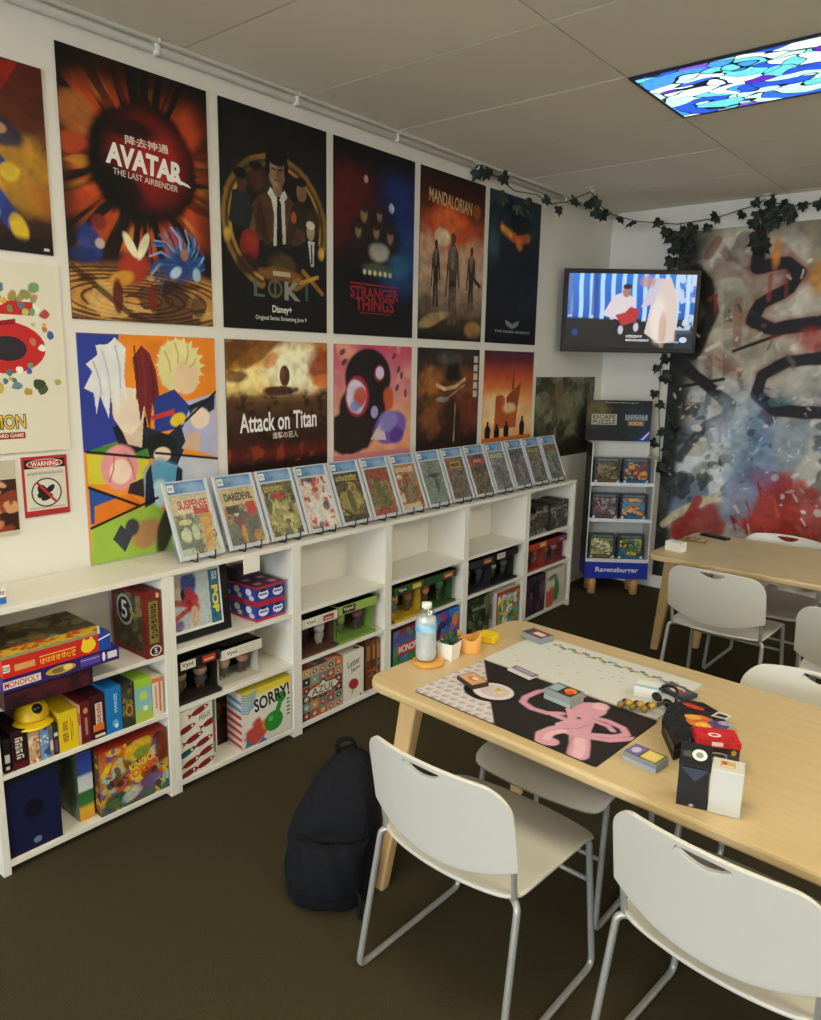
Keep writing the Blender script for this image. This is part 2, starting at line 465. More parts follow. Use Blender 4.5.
Cc = [(.6, 1.78), (.76, 1.66), (1.01, 1.47), (1.01, 1.39), (.86, 1.31), (.76, 1.18), (.68, 1.05)]
S(Cc[:4], .045, '#231f21', 1, .3, .25, 12); S(Cc[3:], .035, '#3b3940', .9, .5, .2, 13)
S([(.95, 1.38), (.97, 1.2)], .01, '#7a3238', .8); S([(1.0, 1.38), (1.01, 1.24)], .01, '#7a3238', .8)
S([(1.2, 2.36), (1.2, 2.2)], .015, '#9c4038', .7); S([(1.3, 2.36), (1.31, 2.22)], .012, '#9c4038', .7)
p.blob(*mu(1.22, 2.52), .010, .04, '#d58a34', .85, .9, 0, .3, 3); p.blob(*mu(1.5, 2.33), .018, .04, '#cf8c2f', .8, .9, 0, .3, 4)
p.blob(*mu(1.5, 1.93), .03, .03, '#b0352c', .8, .8, 0, .4, 7); p.blob(*mu(.845, 2.2), .004, .03, '#b0352c', .7, .8, 0, .4, 7)
p.blob(*mu(1.35, .72), .085, .1, '#b3352b', .95, .25, 20, .9, 15); p.blob(*mu(1.62, .68), .07, .1, '#a8362c', .9, .25, 0, .9, 16)
p.blob(*mu(.93, .6), .08, .06, '#9b2f28', .9, .25, 25, .9, 17); p.blob(*mu(1.13, .8), .04, .1, '#8ba2bd', .8, .5, 0, .9, 18)
S([(.6, .52), (.75, .66), (1.0, .8)], .03, '#c9c1a0', .9); S([(.72, .45), (.85, .75)], .035, '#a5312a', .9)
p.blob(*mu(1.22, 1.15), .04, .09, '#5b7fae', .6, .9, 0, .9, 19); p.blob(*mu(1.05, 1.25), .05, .08, '#b4c4d2', .7, .9, 0, .9, 20)
rs = np.random.RandomState(12)
for k in range(260):
    x, z = .6 + 1.6 * rs.rand(), .75 + .85 * rs.rand()
    p.blob(*mu(x, z), .0016 + .006 * rs.rand() ** 2, .002 + .011 * rs.rand() ** 2, ['#e2e4e2', '#20262c', '#6f93bc', '#c9ccc8', '#3a5876', '#f0eee8', '#8a8a86'][k % 7], .6, .5, rs.rand() * 180, .7, k)
for k in range(60):
    x, z = .62 + 1.6 * rs.rand(), 1.65 + 1.0 * rs.rand(); l = .04 + .1 * rs.rand()
    S([(x, z), (x + l * (rs.rand() - .3), z + l * (rs.rand() - .6))], .004 + .01 * rs.rand(), ['#d6cdb8', '#6b5a48', '#8a3a2e', '#c8bca2', '#3a332c', '#e4dccb'][k % 6], .7, .6, .5, k)
for k in range(24):
    x = 1.1 + .9 * rs.rand(); z = .5 + .45 * rs.rand(); S([(x, z), (x + .03, z - .12 * rs.rand())], .004 + .008 * rs.rand(), ['#d85a48', '#8a1c18', '#e0cfc4', '#b03028'][k % 4], .8, .5, .5, k)
p.blob(*mu(1.45, 1.62), .05, .04, '#b9b6ac', .8, .9, 0, .4, 21)
p.noise(24, .35, 31); p.noise(70, .25, 33)
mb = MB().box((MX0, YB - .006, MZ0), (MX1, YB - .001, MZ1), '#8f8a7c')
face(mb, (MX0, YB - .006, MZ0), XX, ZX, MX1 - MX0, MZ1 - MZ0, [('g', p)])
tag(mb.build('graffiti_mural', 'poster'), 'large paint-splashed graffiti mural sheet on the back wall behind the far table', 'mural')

# ================================================================== posters
def poster(name, label, y0, y1, z0, z1, els, base='#101010', group=None, cat='poster', x=.003):
    o = Vector((x, (y0 + y1) / 2, z0)); w, h = y1 - y0, z1 - z0
    mb = MB().box((0, -w / 2, 0), (.003, w / 2, h), base)
    face(mb, (.003, -w / 2, 0), YX, ZX, w, h, els)
    ob = mb.build(name, 'poster'); ob.location = o
    return tag(ob, label, cat, group)
GP = 'posters on the left wall'
ZT, ZM, ZR, ZB = 2.773, 1.859, 1.811, .934
HT = ZT - ZM; HB = ZR - ZB
N = 230
UP = (0, .36, 1, 1)
# fire-burst title poster
w = .606; p = Paint(w, HT, N, '#160b08')
p.C[:] = np.array(lin('#1a0c08')); p.rays(.52, .64, 44, '#7e2a12', .75, 4, .2, .5, .5).rays(.52, .64, 80, '#d8862c', .8, 9, .24, .42, .62).rays(.52, .64, 150, '#b8481c', .7, 21, .22, .46, .58).rays(.52, .6, 60, '#c84a20', .85, 33, .2, .48, .55)
p.mix(sstep((p.V - .8) / .16), '#0c090a', .95).mix(sstep((np.abs(p.U - .5) - .36) / .14), '#120b0a', .75)
p.blob(.1, .77, .13, .07, '#a8622c', .85, .5, -35, .5, 41).blob(.08, .66, .1, .035, '#b8481c', .85, .5, 10, .5, 42).blob(.1, .6, .1, .02, '#c8862c', .8, .5, 10, .5, 43)
p.blob(.52, .64, .37, .225, '#070506', 1, .16, 0, .1, 2).blob(.56, .65, .255, .165, '#7c1814', .98, .8, 0, .12, 3).blob(.62, .66, .14, .1, '#a8241c', .8, .9, 0, .2, 4)
p.blob(.36, .53, .16, .07, '#0a0506', .95, .8, -30).blob(.42, .76, .2, .04, '#120808', .9, .8)
p.blob(.5, .1, .75, .13, '#c98f47', .98, .35, 0, .1, 5)
for k in range(9):
    rr = .1 + k * .085
    p.stroke([(.42 + rr * math.cos(t), .09 + .16 * rr * math.sin(t)) for t in np.linspace(0, 2 * math.pi, 40)], .004 + .0015 * (k % 2), '#4a2a16', .9, .4, .3, k)
p.mix(sstep((.215 - p.V) / .02) * sstep((fbm(p.X, p.Y * 3, 6, 51) - .56) / .05), '#3a1f14', .8).mix(sstep((.215 - p.V) / .02) * sstep((fbm(p.X, p.Y * 3, 7, 57) - .6) / .05), '#dcb068', .7)
p.stroke([(.02, .2), (.4, .02), (.6, -.02)], .012, '#382014', .8)
p.blob(.5, .235, .5, .04, '#2b1113', .7, .9, 0, .2, 5)
p.blob(.14, .3, .075, .07, '#1f3f86', .95, .5, 10, .25, 6).blob(.2, .38, .05, .03, '#7e2a24', .9, .5).blob(.2, .3, .03, .02, '#d8c6b8', .9, .5).blob(.1, .25, .09, .03, '#1a2d66', .9, .5)
p.blob(.42, .22, .11, .06, '#a43320', .95, .5, 40, .2, 7).blob(.33, .17, .09, .03, '#cf9232', .9, .5, 20).blob(.3, .1, .035, .07, '#5e1c14', .95, .4).blob(.54, .1, .03, .06, '#6d2216', .9, .4)
p.blob(.4, .31, .028, .055, '#ece3bd', .95, .35, 30).blob(.49, .31, .028, .06, '#ece3bd', .95, .35, -25)
for a in range(46):
    t = R(-20 + a * 4.9) + .1 * math.sin(a * 7); l = .17 + .07 * math.sin(a * 3.1)
    p.stroke([(.77 + .05 * math.cos(t), .25 + .03 * math.sin(t)), (.77 + l * .7 * math.cos(t + .1), .25 + l * .52 * math.sin(t + .1)), (.77 + l * math.cos(t + .35), .25 + l * .72 * math.sin(t + .35))], .0045, ['#3a74b8', '#1f4a90', '#7fb0dc'][a % 3], .85, .6)
p.blob(.77, .25, .15, .06, '#1c3f7c', .9, .6, 0, .25, 8).blob(.72, .22, .05, .02, '#bcd6ec', .8, .6, 40).blob(.88, .22, .03, .03, '#a9c9e4', .8, .6).blob(.79, .3, .03, .025, '#b07a55', .9, .5)
p.blob(.72, .12, .13, .05, '#2a1418', .85, .6, -20, .3, 9).blob(.88, .08, .06, .05, '#301a1a', .8, .6)
p.noise(18, .35, 5)
poster('poster', 'tall poster with a dark red fire burst and white brush lettering', 1.370, 1.976, ZM, ZT,
       [('g', p), ('t', '降去神通', .40, .70, .70, .735, '#e9d8c8'), ('t', 'AVATAR', .27, .60, .80, .685, '#f4f1ea', -4, .045),
        ('p', [(.68, .604), (.86, .583), (.84, .595), (.7, .622)], '#f4f1ea'),
        ('t', 'THE LAST AIRBENDER', .31, .565, .76, .59, '#d9c9bd', -4)], '#130a08', GP)
# golden ring poster
w = .608; p = Paint(w, HT, N, '#0d0b0b')
p.blob(.5, .62, .8, .35, '#1b1918', .8, 1.2)
for rr, c, wd in ((.47, '#8a6a2e', .022), (.45, '#3d2c14', .012), (.43, '#b08a3c', .008)):
    pts = [(.5 + rr * math.cos(t), .5 + .30 * rr / .47 * math.sin(t)) for t in np.linspace(R(-70), R(250), 40)]
    p.stroke(pts, wd, c, .85, .6, .3, 4)
p.blob(.35, .7, .2, .07, '#332a1c', .9, .8, 0, .3, 1)
p.poly([(.22, .42), (.25, .56), (.33, .62), (.44, .66), (.58, .66), (.68, .61), (.76, .54), (.78, .42)], '#4f3523').poly([(.22, .42), (.27, .55), (.3, .5), (.28, .42)], '#6a4a32').poly([(.34, .6), (.44, .4), (.38, .4), (.3, .52)], '#3a2618').poly([(.64, .6), (.56, .4), (.62, .4), (.7, .52)], '#3a2618')
p.poly([(.43, .66), (.57, .66), (.58, .42), (.46, .4), (.47, .55)], '#c3c0b6').poly([(.5, .635), (.535, .635), (.55, .4), (.49, .4)], '#16120f').poly([(.44, .67), (.5, .62), (.47, .6), (.41, .64)], '#dcd8cc').poly([(.57, .67), (.52, .62), (.55, .6), (.6, .64)], '#dcd8cc')
p.blob(.5, .745, .078, .075, '#9a7c64', 1, .15).blob(.535, .74, .035, .06, '#6a4f3c', .8, .6).poly([(.46, .68), (.55, .68), (.55, .65), (.5, .63), (.46, .65)], '#8a6c56')
p.blob(.5, .81, .1, .04, '#14100e', 1, .15, 0, .2, 3).blob(.415, .765, .022, .05, '#14100e', 1, .3).blob(.59, .765, .022, .05, '#14100e', 1, .3)
p.stroke([(.455, .757), (.485, .754)], .004, '#2a1c14').stroke([(.515, .754), (.55, .757)], .004, '#2a1c14').stroke([(.48, .707), (.525, .707)], .003, '#5a2c22').stroke([(.5, .75), (.497, .727), (.507, .724)], .003, '#6a4c3a')
p.blob(.74, .68, .05, .05, '#8a6248', 1, .2).blob(.74, .725, .06, .022, '#20160f', 1, .3, 0, .3, 4).poly([(.64, .6), (.74, .64), (.86, .58), (.86, .5), (.7, .5)], '#2e2418').blob(.86, .55, .08, .06, '#3f2d1c', .9, .5, 0, .3, 3).blob(.66, .55, .025, .025, '#b0562a', .9, .4)
p.poly([(.06, .48), (.1, .62), (.22, .64), (.28, .55), (.24, .46)], '#22262b').blob(.18, .66, .045, .045, '#4a2f24', 1, .3).blob(.17, .7, .06, .025, '#14100e', 1, .4).blob(.31, .7, .055, .055, '#4a2822', .95, .3).blob(.31, .75, .06, .02, '#1a1412', 1, .4)
p.poly([(.68, .3), (.7, .42), (.8, .46), (.92, .44), (.97, .34), (.95, .26), (.72, .26)], '#16171b').poly([(.8, .455), (.87, .455), (.86, .33), (.83, .33)], '#c4c2ba').poly([(.83, .44), (.845, .44), (.85, .34), (.83, .34)], '#26201c').blob(.83, .5, .042, .045, '#a08a78', 1, .2).blob(.83, .53, .045, .02, '#cfc8b8', 1, .3)
p.blob(.24, .385, .085, .075, '#7c2118', 1, .12).blob(.26, .41, .05, .04, '#93301f', .8, .8).blob(.22, .3, .1, .05, '#2a1512', .9, .6)
p.blob(.55, .32, .13, .05, '#4d3a20', .9, .6, 0, .5, 8).blob(.55, .27, .2, .03, '#7d5522', .8, .6, 0, .5, 9).blob(.66, .56, .02, .02, '#a8502a', .9, .6)
p.stroke([(.75, .3), (.95, .2)], .012, '#9a6b24', .9); p.stroke([(.72, .24), (.9, .28)], .01, '#c08a30', .9); p.blob(.05, .42, .03, .03, '#d9a94a', .8, .9); p.blob(.94, .4, .03, .03, '#d9a94a', .8, .9)
p.noise(22, .4, 6)
poster('poster', 'dark poster with a man in a brown suit inside a golden ring', 2.033, 2.641, ZM, ZT,
       [('g', p), ('t', 'L', .27, .155, .37, .235, '#4f6360'), ('e', .47, .2, .07, .045, '#5d5a4a'), ('e', .47, .2, .05, .031, '#15130f'), ('r', .46, .155, .48, .245, '#5d5a4a'),
        ('t', 'K', .56, .15, .72, .24, '#8b8a80', 0, .04), ('t', 'I', .77, .155, .80, .235, '#2f5a48', 0, .03), ('r', .45, .262, .62, .285, '#b9a789'),
        ('t', 'Disney+', .44, .075, .63, .12, '#eceae4'), ('t', 'Original Series Streaming June 9', .28, .042, .78, .068, '#d6d4cc')], '#0c0b0b', GP)
# blue and red night poster
w = .607; p = Paint(w, HT, N, '#0c0c10')
p.blob(.2, .68, .35, .22, '#5e1611', .75, 1.2, 0, .25, 1).blob(.82, .6, .3, .33, '#1b2f6e', .85, 1.2, 0, .2, 2).blob(.78, .42, .25, .14, '#1f4a78', .8, 1.2)
p.mix(sstep((p.V - .84) / .12), '#0b0a0d', .9); p.mix(sstep((.25 - p.V) / .14), '#101015', .95)
p.blob(.69, .71, .035, .026, '#c6d2ef', .95, .5).blob(.37, .83, .025, .02, '#d4a79a', .8, .6)
p.blob(.5, .52, .3, .2, '#151114', .85, .6, 0, .3, 4)
for x, y, r in ((.35, .65, .05), (.54, .66, .04), (.28, .56, .045), (.68, .56, .05), (.5, .57, .045)):
    p.blob(x, y - .05, r * 1.5, r * 1.2, '#2a2019', .95, .5, 0, .3, 5); p.blob(x, y, r * .8, r * .9, '#8a6d55', .9, .5); p.blob(x, y + r * .7, r, r * .6, '#211612', .95, .5)
p.blob(.55, .46, .12, .05, '#a9a39c', .9, .6, 0, .3, 6).blob(.52, .37, .2, .035, '#56604a', .8, .7, 0, .4, 7)
for k in range(6): p.blob(.36 + k * .065, .345, .02, .014, '#dfe0bd', .8, .8)
p.blob(.78, .4, .12, .06, '#2f6a8e', .7, .9, 0, .4, 8); p.noise(20, .4, 8)
poster('poster', 'near-black poster with dim red and blue glow and red block lettering', 2.689, 3.296, ZM, ZT,
       [('g', p), ('t', 'STRANGER', .19, .2, .80, .265, '#96222a', 0, .02), ('t', 'THINGS', .25, .135, .74, .205, '#96222a', 0, .02), ('r', .19, .275, .8, .283, '#96222a'), ('r', .3, .12, .7, .126, '#7c1d25')], '#0c0c10', GP)
# orange sun, three standing figures
w = .619; p = Paint(w, HT, N, '#17100e')
p.vg([(0, '#1a130e'), (.12, '#3a2c20'), (.25, '#8d7562'), (.42, '#bc9a80'), (.6, '#c08c6e'), (.68, '#a04a2a'), (.8, '#4e1a10'), (1, '#160f0d')])
p.blob(.45, .7, .33, .13, '#cf5426', .95, .45, 0, .1, 1).blob(.42, .72, .2, .07, '#e06c30', .8, .8)
p.blob(.33, .62, .12, .055, '#d6c3a0', .95, .4).blob(.86, .82, .07, .045, '#a04c2c', .8, .5)
def fig(x, y0, y1, wd, c):
    h = y1 - y0; f = lambda L: [(x + a * wd, y0 + b * h) for a, b in L]
    p.poly(f([(-.9, .3), (-.62, .78), (-.25, .88), (.25, .88), (.62, .78), (.9, .42), (.7, .4), (.5, .62), (.45, .4), (.55, 0), (.12, 0), (.02, .36), (-.1, 0), (-.52, 0), (-.42, .4), (-.5, .62), (-.7, .3)]), c)
    p.blob(x, y0 + h * .94, wd * .3, h * .065, c, 1, .15).poly(f([(-.35, .86), (.3, .86), (.1, .6), (-.2, .62)]), '#8a7f72', .6).poly(f([(-.4, .42), (.4, .42), (.38, .48), (-.4, .48)]), '#1f1813', .8)
    p.poly(f([(-.6, .76), (-.25, .87), (-.35, .6)]), '#6e6358', .6).poly(f([(.25, .35), (.45, .36), (.4, .1), (.28, .1)]), '#7a6c5c', .5)
fig(.24, .2, .6, .08, '#33251f'); fig(.8, .2, .6, .09, '#3d2d24'); fig(.5, .1, .66, .13, '#54463a')
p.stroke([(.8, .42), (.95, .36)], .012, '#2a1f1a'); p.blob(.2, .12, .25, .035, '#a38a5c', .9, .5, 15, .3, 5).blob(.1, .22, .1, .05, '#54453a', .8, .6)
p.blob(.85, .07, .14, .06, '#9a7440', .95, .5, 0, .2, 6).blob(.75, .2, .15, .05, '#6d5644', .8, .6, 0, .4, 7).mix(sstep((.05 - p.V) / .05), '#15100d', .9)
p.noise(22, .45, 12)
poster('poster', 'poster with a burnt-orange sun behind three dusty standing figures', 3.347, 3.966, ZM, ZT,
       [('g', p), ('t', 'MANDALORIAN', .12, .80, .78, .88, '#d2a878', -3, .015)], '#17100e', GP)
# dark blue with ember
w = .609; p = Paint(w, HT, N, '#10151b')
p.vg([(0, '#0a0b0e'), (.3, '#0e1217'), (.6, '#111a22'), (.8, '#1d2c38'), (1, '#243642')])
p.patch('#3d5563', 6, .52, 4, .6, .2, p.region(-.1, .7, 1.1, 1.1, .15)); p.blob(.1, .65, .1, .12, '#4b6270', .5, 1.2, 0, .4, 1)
p.blob(.58, .83, .22, .06, '#0c0f13', .9, .6, 0, .3, 2)
p.stroke([(.24, .77), (.4, .735), (.55, .72), (.75, .74)], .03, '#c6622a', .9, .9, .5, 4); p.stroke([(.24, .77), (.4, .74)], .018, '#f0b24a', .9, .9, .4, 5); p.blob(.58, .69, .06, .05, '#d9792f', .8, .9, 60, .5, 6)
p.blob(.5, .3, .1, .14, '#07080a', .95, .7).blob(.5, .46, .04, .05, '#101418', .9, .7); p.noise(16, .5, 15)
poster('poster', 'dark blue poster with a glowing orange ember streak under the ivy', 4.017, 4.626, ZM, ZT,
       [('g', p), ('p', [(.36, .165), (.45, .15), (.5, .135), (.55, .15), (.64, .165), (.62, .13), (.56, .115), (.5, .105), (.44, .115), (.38, .13)], '#7d858c'),
        ('t', 'THE DARK KNIGHT', .16, .075, .88, .092, '#aab0b6')], '#0d1014', GP)
# lower row: split colour panels
w = .602; p = Paint(w, HB, 240, '#f2922a')
p.poly([(0, 1), (.28, 1), (.12, .5), (0, .5)], '#2f3f9e').poly([(0, .95), (.24, 1), (.34, .55), (.06, .51), (0, .53)], '#2f3f9e')
p.poly([(.28, 1), (1, 1), (1, .72), (.72, .62), (.45, .7)], '#f08a22')
p.blob(.55, .93, .1, .05, '#d66f18', .5, .9)
p.poly([(.0, .5), (.42, .56), (.45, .45), (.05, .5)], '#3d8a2c').poly([(.02, .49), (.45, .45), (.4, .33), (.02, .36)], '#d9cf3a')
p.poly([(.02, .34), (.36, .24), (.02, .18)], '#2b54a8').poly([(.05, .26), (.3, .3), (.38, .24), (.04, .17)], '#e77c1f').poly([(.02, .16), (.5, .25), (.62, .05), (.6, -.01), (0, -.01)], '#9fc24a')
p.poly([(.74, .7), (1, .74), (1, .42), (.68, .5)], '#b7b6d6'); p.poly([(.55, .46), (1, .42), (1, 0), (.6, 0)], '#caccd9')
# two heads of hair with faces, plain and faceless (generic)
p.poly([(.2, .6), (.26, .46), (.46, .5), (.44, .64)], '#1a1c26'); p.poly([(.2, .78), (.21, .64), (.27, .575), (.33, .56), (.42, .62), (.45, .76)], '#efdcc8'); p.poly([(.27, .575), (.33, .56), (.42, .62), (.4, .5), (.3, .52)], '#e0c4ac')
p.poly([(.03, .77), (.09, .84), (.05, .87), (.13, .91), (.12, .95), (.2, .955), (.25, .985), (.32, .94), (.30, .82), (.315, .7), (.27, .78), (.25, .665), (.205, .77), (.18, .64), (.13, .74), (.1, .66), (.09, .75)], '#e6e6ea')
p.poly([(.365, .9), (.43, .955), (.49, .92), (.53, .84), (.545, .74), (.515, .6), (.49, .7), (.465, .57), (.43, .69), (.40, .61), (.385, .73)], '#74222a')
for t in np.linspace(0, 2 * math.pi, 19)[:-1]:
    p.poly([(.72 + .14 * math.cos(t + .16), .87 + .1 * math.sin(t + .16)), (.72 + .2 * math.cos(t), .87 + .135 * math.sin(t)), (.72 + .14 * math.cos(t - .16), .87 + .1 * math.sin(t - .16))], '#eadf9e')
p.blob(.71, .87, .165, .115, '#eadf9e', 1, .15, 0, .15, 4); p.blob(.76, .81, .1, .075, '#efcfa9', 1, .2, -20)
p.poly([(.5, .72), (.66, .76), (.78, .68), (.72, .58), (.5, .56)], '#2a3f8e'); p.poly([(.48, .64), (.66, .67), (.66, .645), (.48, .62)], '#c9372f'); p.blob(.68, .62, .06, .03, '#e7c92f', 1, .3, 25, .3, 2)
p.poly([(.42, .6), (.6, .55), (.7, .6), (.74, .5), (.66, .4), (.45, .45)], '#262b3e'); p.blob(.55, .5, .12, .06, '#181d22', 1, .2, 0, .35, 5); p.blob(.55, .46, .065, .035, '#efd5bb', 1, .25)
p.blob(.55, .33, .15, .1, '#4d9cc0', .95, .4, 0, .3, 6).blob(.52, .28, .06, .06, '#cfeaf2', .9, .6, 0, .4, 7).poly([(.42, .38), (.46, .42), (.48, .24), (.4, .22)], '#1d2a44').poly([(.66, .4), (.7, .38), (.68, .2), (.62, .24)], '#1d2a44')
p.blob(.24, .42, .13, .1, '#e89aa0', 1, .2, -10, .12, 8).blob(.24, .4, .075, .055, '#f3d9c4', 1, .25).poly([(.3, .34), (.4, .36), (.4, .27), (.28, .3)], '#352c30')
p.poly([(.76, .68), (.99, .73), (.98, .66), (.8, .6)], '#23283c').blob(.86, .62, .08, .05, '#f0dac6', 1, .3, 15).poly([(.7, .48), (.78, .56), (.86, .54), (.84, .46)], '#d8b598')
p.blob(.4, .1, .12, .07, '#b98a5e', 1, .35, 30, .2, 9).poly([(.16, .1), (.24, .03), (.3, .1), (.22, .16)], '#3b4149').blob(.56, .12, .06, .12, '#37302e', .95, .4, -20, .2, 10).blob(.3, .14, .05, .04, '#41454d', 1, .4)
for x0, y0, x1, y1, c in ((.1, .88, .14, .74, '#b4b8c6'), (.16, .93, .2, .75, '#c4c8d4'), (.25, .95, .27, .77, '#b8bcc8'), (.38, .95, .38, .72, '#551418'), (.43, .93, .44, .7, '#8e3034'), (.49, .88, .5, .7, '#551418'), (.6, .93, .64, .84, '#c8b464'), (.68, .97, .7, .88, '#c8b464'), (.78, .96, .76, .88, '#c8b464'), (.84, .9, .79, .86, '#c8b464'), (.2, .47, .16, .36, '#c8707a'), (.28, .48, .34, .36, '#c8707a')):
    p.stroke([(x0, y0), ((x0 + x1) / 2 + .012, (y0 + y1) / 2), (x1, y1)], .004, c, .9)
for a, b in (((.02, .5), (.45, .45)), ((.02, .165), (.5, .26)), ((.5, .47), (1, .415)), ((.74, .61), (1, .745)), ((.02, .345), (.36, .235))): p.stroke([a, b], .006, '#141414', 1, .5)
p.noise(14, .12, 9)
poster('poster', 'bright poster of angled blue, orange and green panels with white and pale yellow spiky bursts', 1.378, 1.980, ZB, ZR, [('g', p)], '#cfcbd0', GP)
# burning wall poster
w = .608; p = Paint(w, HB * .64, N, '#2a1208')
p.vg([(0, '#1c0b08'), (.08, '#5a1d10'), (.2, '#30130c'), (.35, '#25100a'), (.5, '#3a2212'), (.57, '#7a4c22'), (.62, '#e09428'), (.78, '#f0ac32'), (1, '#b8762a')])
p.blob(.28, .7, .3, .1, '#ffe69a', .98, 1, 10, .45, 1).blob(.66, .78, .3, .2, '#fff6d0', 1, 1.1, 0, .3, 2).blob(.08, .9, .26, .1, '#5a3414', .9, .7, 25, .5, 3).blob(.98, .78, .16, .16, '#9a3e14', .95, .7, 0, .5, 4).blob(.95, .68, .1, .05, '#e0782a', .9, .7, 0, .5, 44)
p.blob(.3, .9, .22, .06, '#8a5420', .9, .6, 25, .5, 5).blob(.1, .72, .1, .05, '#6a3414', .85, .6, 0, .5, 45).blob(.42, .85, .1, .05, '#c87a28', .8, .7, 30, .5, 46)
p.blob(.5, .6, .18, .045, '#4a2c18', .98, .3, 0, .4, 6).blob(.55, .72, .05, .085, '#53341e', 1, .2, 0, .15, 7).blob(.53, .73, .02, .05, '#7a5230', .8, .6)
p.mix(sstep((.555 - p.V) / .02) * sstep((p.V - .1) / .5), '#5a3d26', .9).blob(.5, .54, .6, .025, '#7a5630', .7, .9, 0, .4, 7)
p.patch('#9a3a18', 9, .58, 8, .6, .1, p.region(-.1, -.1, 1.1, .16, .06)); p.patch('#1a0c07', 12, .55, 9, .7, .1, p.region(-.1, .15, 1.1, .6, .1)); p.noise(20, .35, 21)
poster('poster', 'poster of a giant shape over a burning wall with white gothic lettering', 2.034, 2.642, ZB, ZR,
       [('g', p, UP), ('t', 'Attack on Titan', .11, .535, .88, .635, '#f2efe8', 1, .02), ('t', '進撃の巨人', .42, .49, .68, .525, '#d9cdbd')], '#201009', GP)
# pink poster with a dark dome shape
w = .607; p = Paint(w, HB * .64, N, '#dc8a8c')
p.vg([(0, '#e9a07c'), (.35, '#e3a077'), (.6, '#d98a8c'), (1, '#c9486c')])
p.patch('#c64a76', 3, .5, 2, .6, .3); p.patch('#eab28c', 4, .55, 3, .6, .2)
p.blob(.42, .7, .29, .27, '#221a1e', 1, .12).blob(.36, .42, .3, .24, '#241b20', 1, .15).blob(.2, .2, .3, .2, '#2a1f20', 1, .2, 0, .1, 2)
p.blob(.28, .53, .15, .19, '#a32a38', 1, .12, 5, .05, 1).blob(.27, .53, .12, .155, '#d9d2ea', 1, .2, 5, .1, 3).blob(.32, .54, .08, .09, '#c2492f', .95, .5, 20, .35, 6).blob(.25, .44, .06, .05, '#6a7ec0', .8, .6)
p.blob(.56, .74, .07, .08, '#a32a38', 1, .12, -15, .05, 4).blob(.565, .745, .052, .06, '#d4cdea', 1, .2, -15, .1, 5).blob(.68, .5, .07, .12, '#c4552f', .95, .5, 0, .35, 7).blob(.5, .38, .05, .06, '#b9a8dc', .95, .3, 0, .2, 14)
p.blob(.72, .22, .22, .16, '#7a5ab0', 1, .2, 10, .08, 8).poly([(.45, .12), (.6, .3), (.66, .1)], '#d8c4c4').blob(.68, .28, .13, .1, '#8f86cc', .9, .5, 0, .2, 9).blob(.8, .14, .1, .08, '#5b3a96', .9, .5)
for x, y in ((.1, .93), (.12, .84), (.75, .9), (.82, .78), (.86, .72), (.8, .6), (.92, .55)): p.blob(x, y, .035, .022, '#54304a', .9, .5, x * 300, .4, int(x * 50))
p.noise(12, .15, 10)
poster('poster', 'pink and peach poster with a big black dome shape and pale ovals', 2.689, 3.296, ZB, ZR, [('g', p, UP)], '#d98a8c', GP)
# brown duel poster
w = .611; p = Paint(w, HB * .64, N, '#3a2218')
p.vg([(0, '#1c1310'), (.3, '#4a2c1c'), (.6, '#5e3a24'), (.85, '#3a2a20'), (1, '#2c2622')])
p.blob(.22, .68, .2, .13, '#a0622e', .85, .8, 20, .4, 1).blob(.78, .6, .22, .2, '#7d3f22', .85, .8, -20, .4, 2).blob(.3, .3, .2, .18, '#8a5328', .8, .9, 0, .45, 3).blob(.85, .3, .15, .2, '#6a2e1c', .8, .9, 0, .4, 4)
p.blob(.55, .85, .1, .1, '#14110f', .95, .5, 0, .3, 5).blob(.55, .72, .14, .08, '#1d1715', .95, .6, 0, .3, 6).blob(.5, .9, .2, .06, '#5a5850', .6, 1)
p.stroke([(.3, .62), (.42, .58), (.6, .6), (.75, .68)], .02, '#d8b487', .9, .7); p.stroke([(.4, .45), (.75, .62)], .012, '#a78a6a', .9); p.blob(.38, .47, .1, .03, '#b0a89a', .8, .7, 0, .4, 7)
p.stroke([(.59, .02), (.6, .42)], .012, '#e0c49a', .95, .4); p.blob(.5, .3, .16, .2, '#241710', .8, .8, 0, .4, 8); p.noise(14, .6, 22)
poster('poster', 'brown painted poster with a pale blade and crouched shadowy figures', 3.352, 3.963, ZB, ZR,
       [('g', p, UP)] + [('r', .9, .91 - k * .06, .97, .955 - k * .06, '#c9bfb0') for k in range(5)], '#33201a', GP)
# sunset poster
w = .603; p = Paint(w, HB * .64, N, '#d97a34')
p.vg([(0, '#e8b078'), (.2, '#f0c488'), (.45, '#e89a4a'), (.7, '#c4522a'), (.88, '#6e2632'), (1, '#45213a')])
p.blob(.35, .35, .4, .15, '#f6dcae', .8, 1.2).poly([(.36, .5), (.42, .46), (.44, .3), (.5, .34), (.72, .64), (.74, .62), (.68, .25), (.66, .1), (.22, .1), (.24, .48)], '#b8592c')
p.poly([(.45, .47), (.74, .64), (.68, .34), (.46, .3)], '#9a4424').poly([(.555, .55), (.6, .56), (.6, .75), (.57, .75)], '#8a3a24').blob(.52, .34, .13, .06, '#f4c890', .85, .8)
for x, h in ((.1, .2), (.28, .16), (.47, .19), (.8, .25)): p.poly([(x - .05, 0), (x - .055, h * .5), (x - .025, h * .74), (x + .025, h * .74), (x + .055, h * .5), (x + .05, 0)], '#1d1312').blob(x, h * .84, .02, .026, '#1d1312', 1, .2)
p.noise(10, .2, 24)
poster('poster', 'orange sunset poster with a tilted ship hull and four dark figures', 4.021, 4.624, ZB, ZR, [('g', p, UP)], '#d97a34', GP)
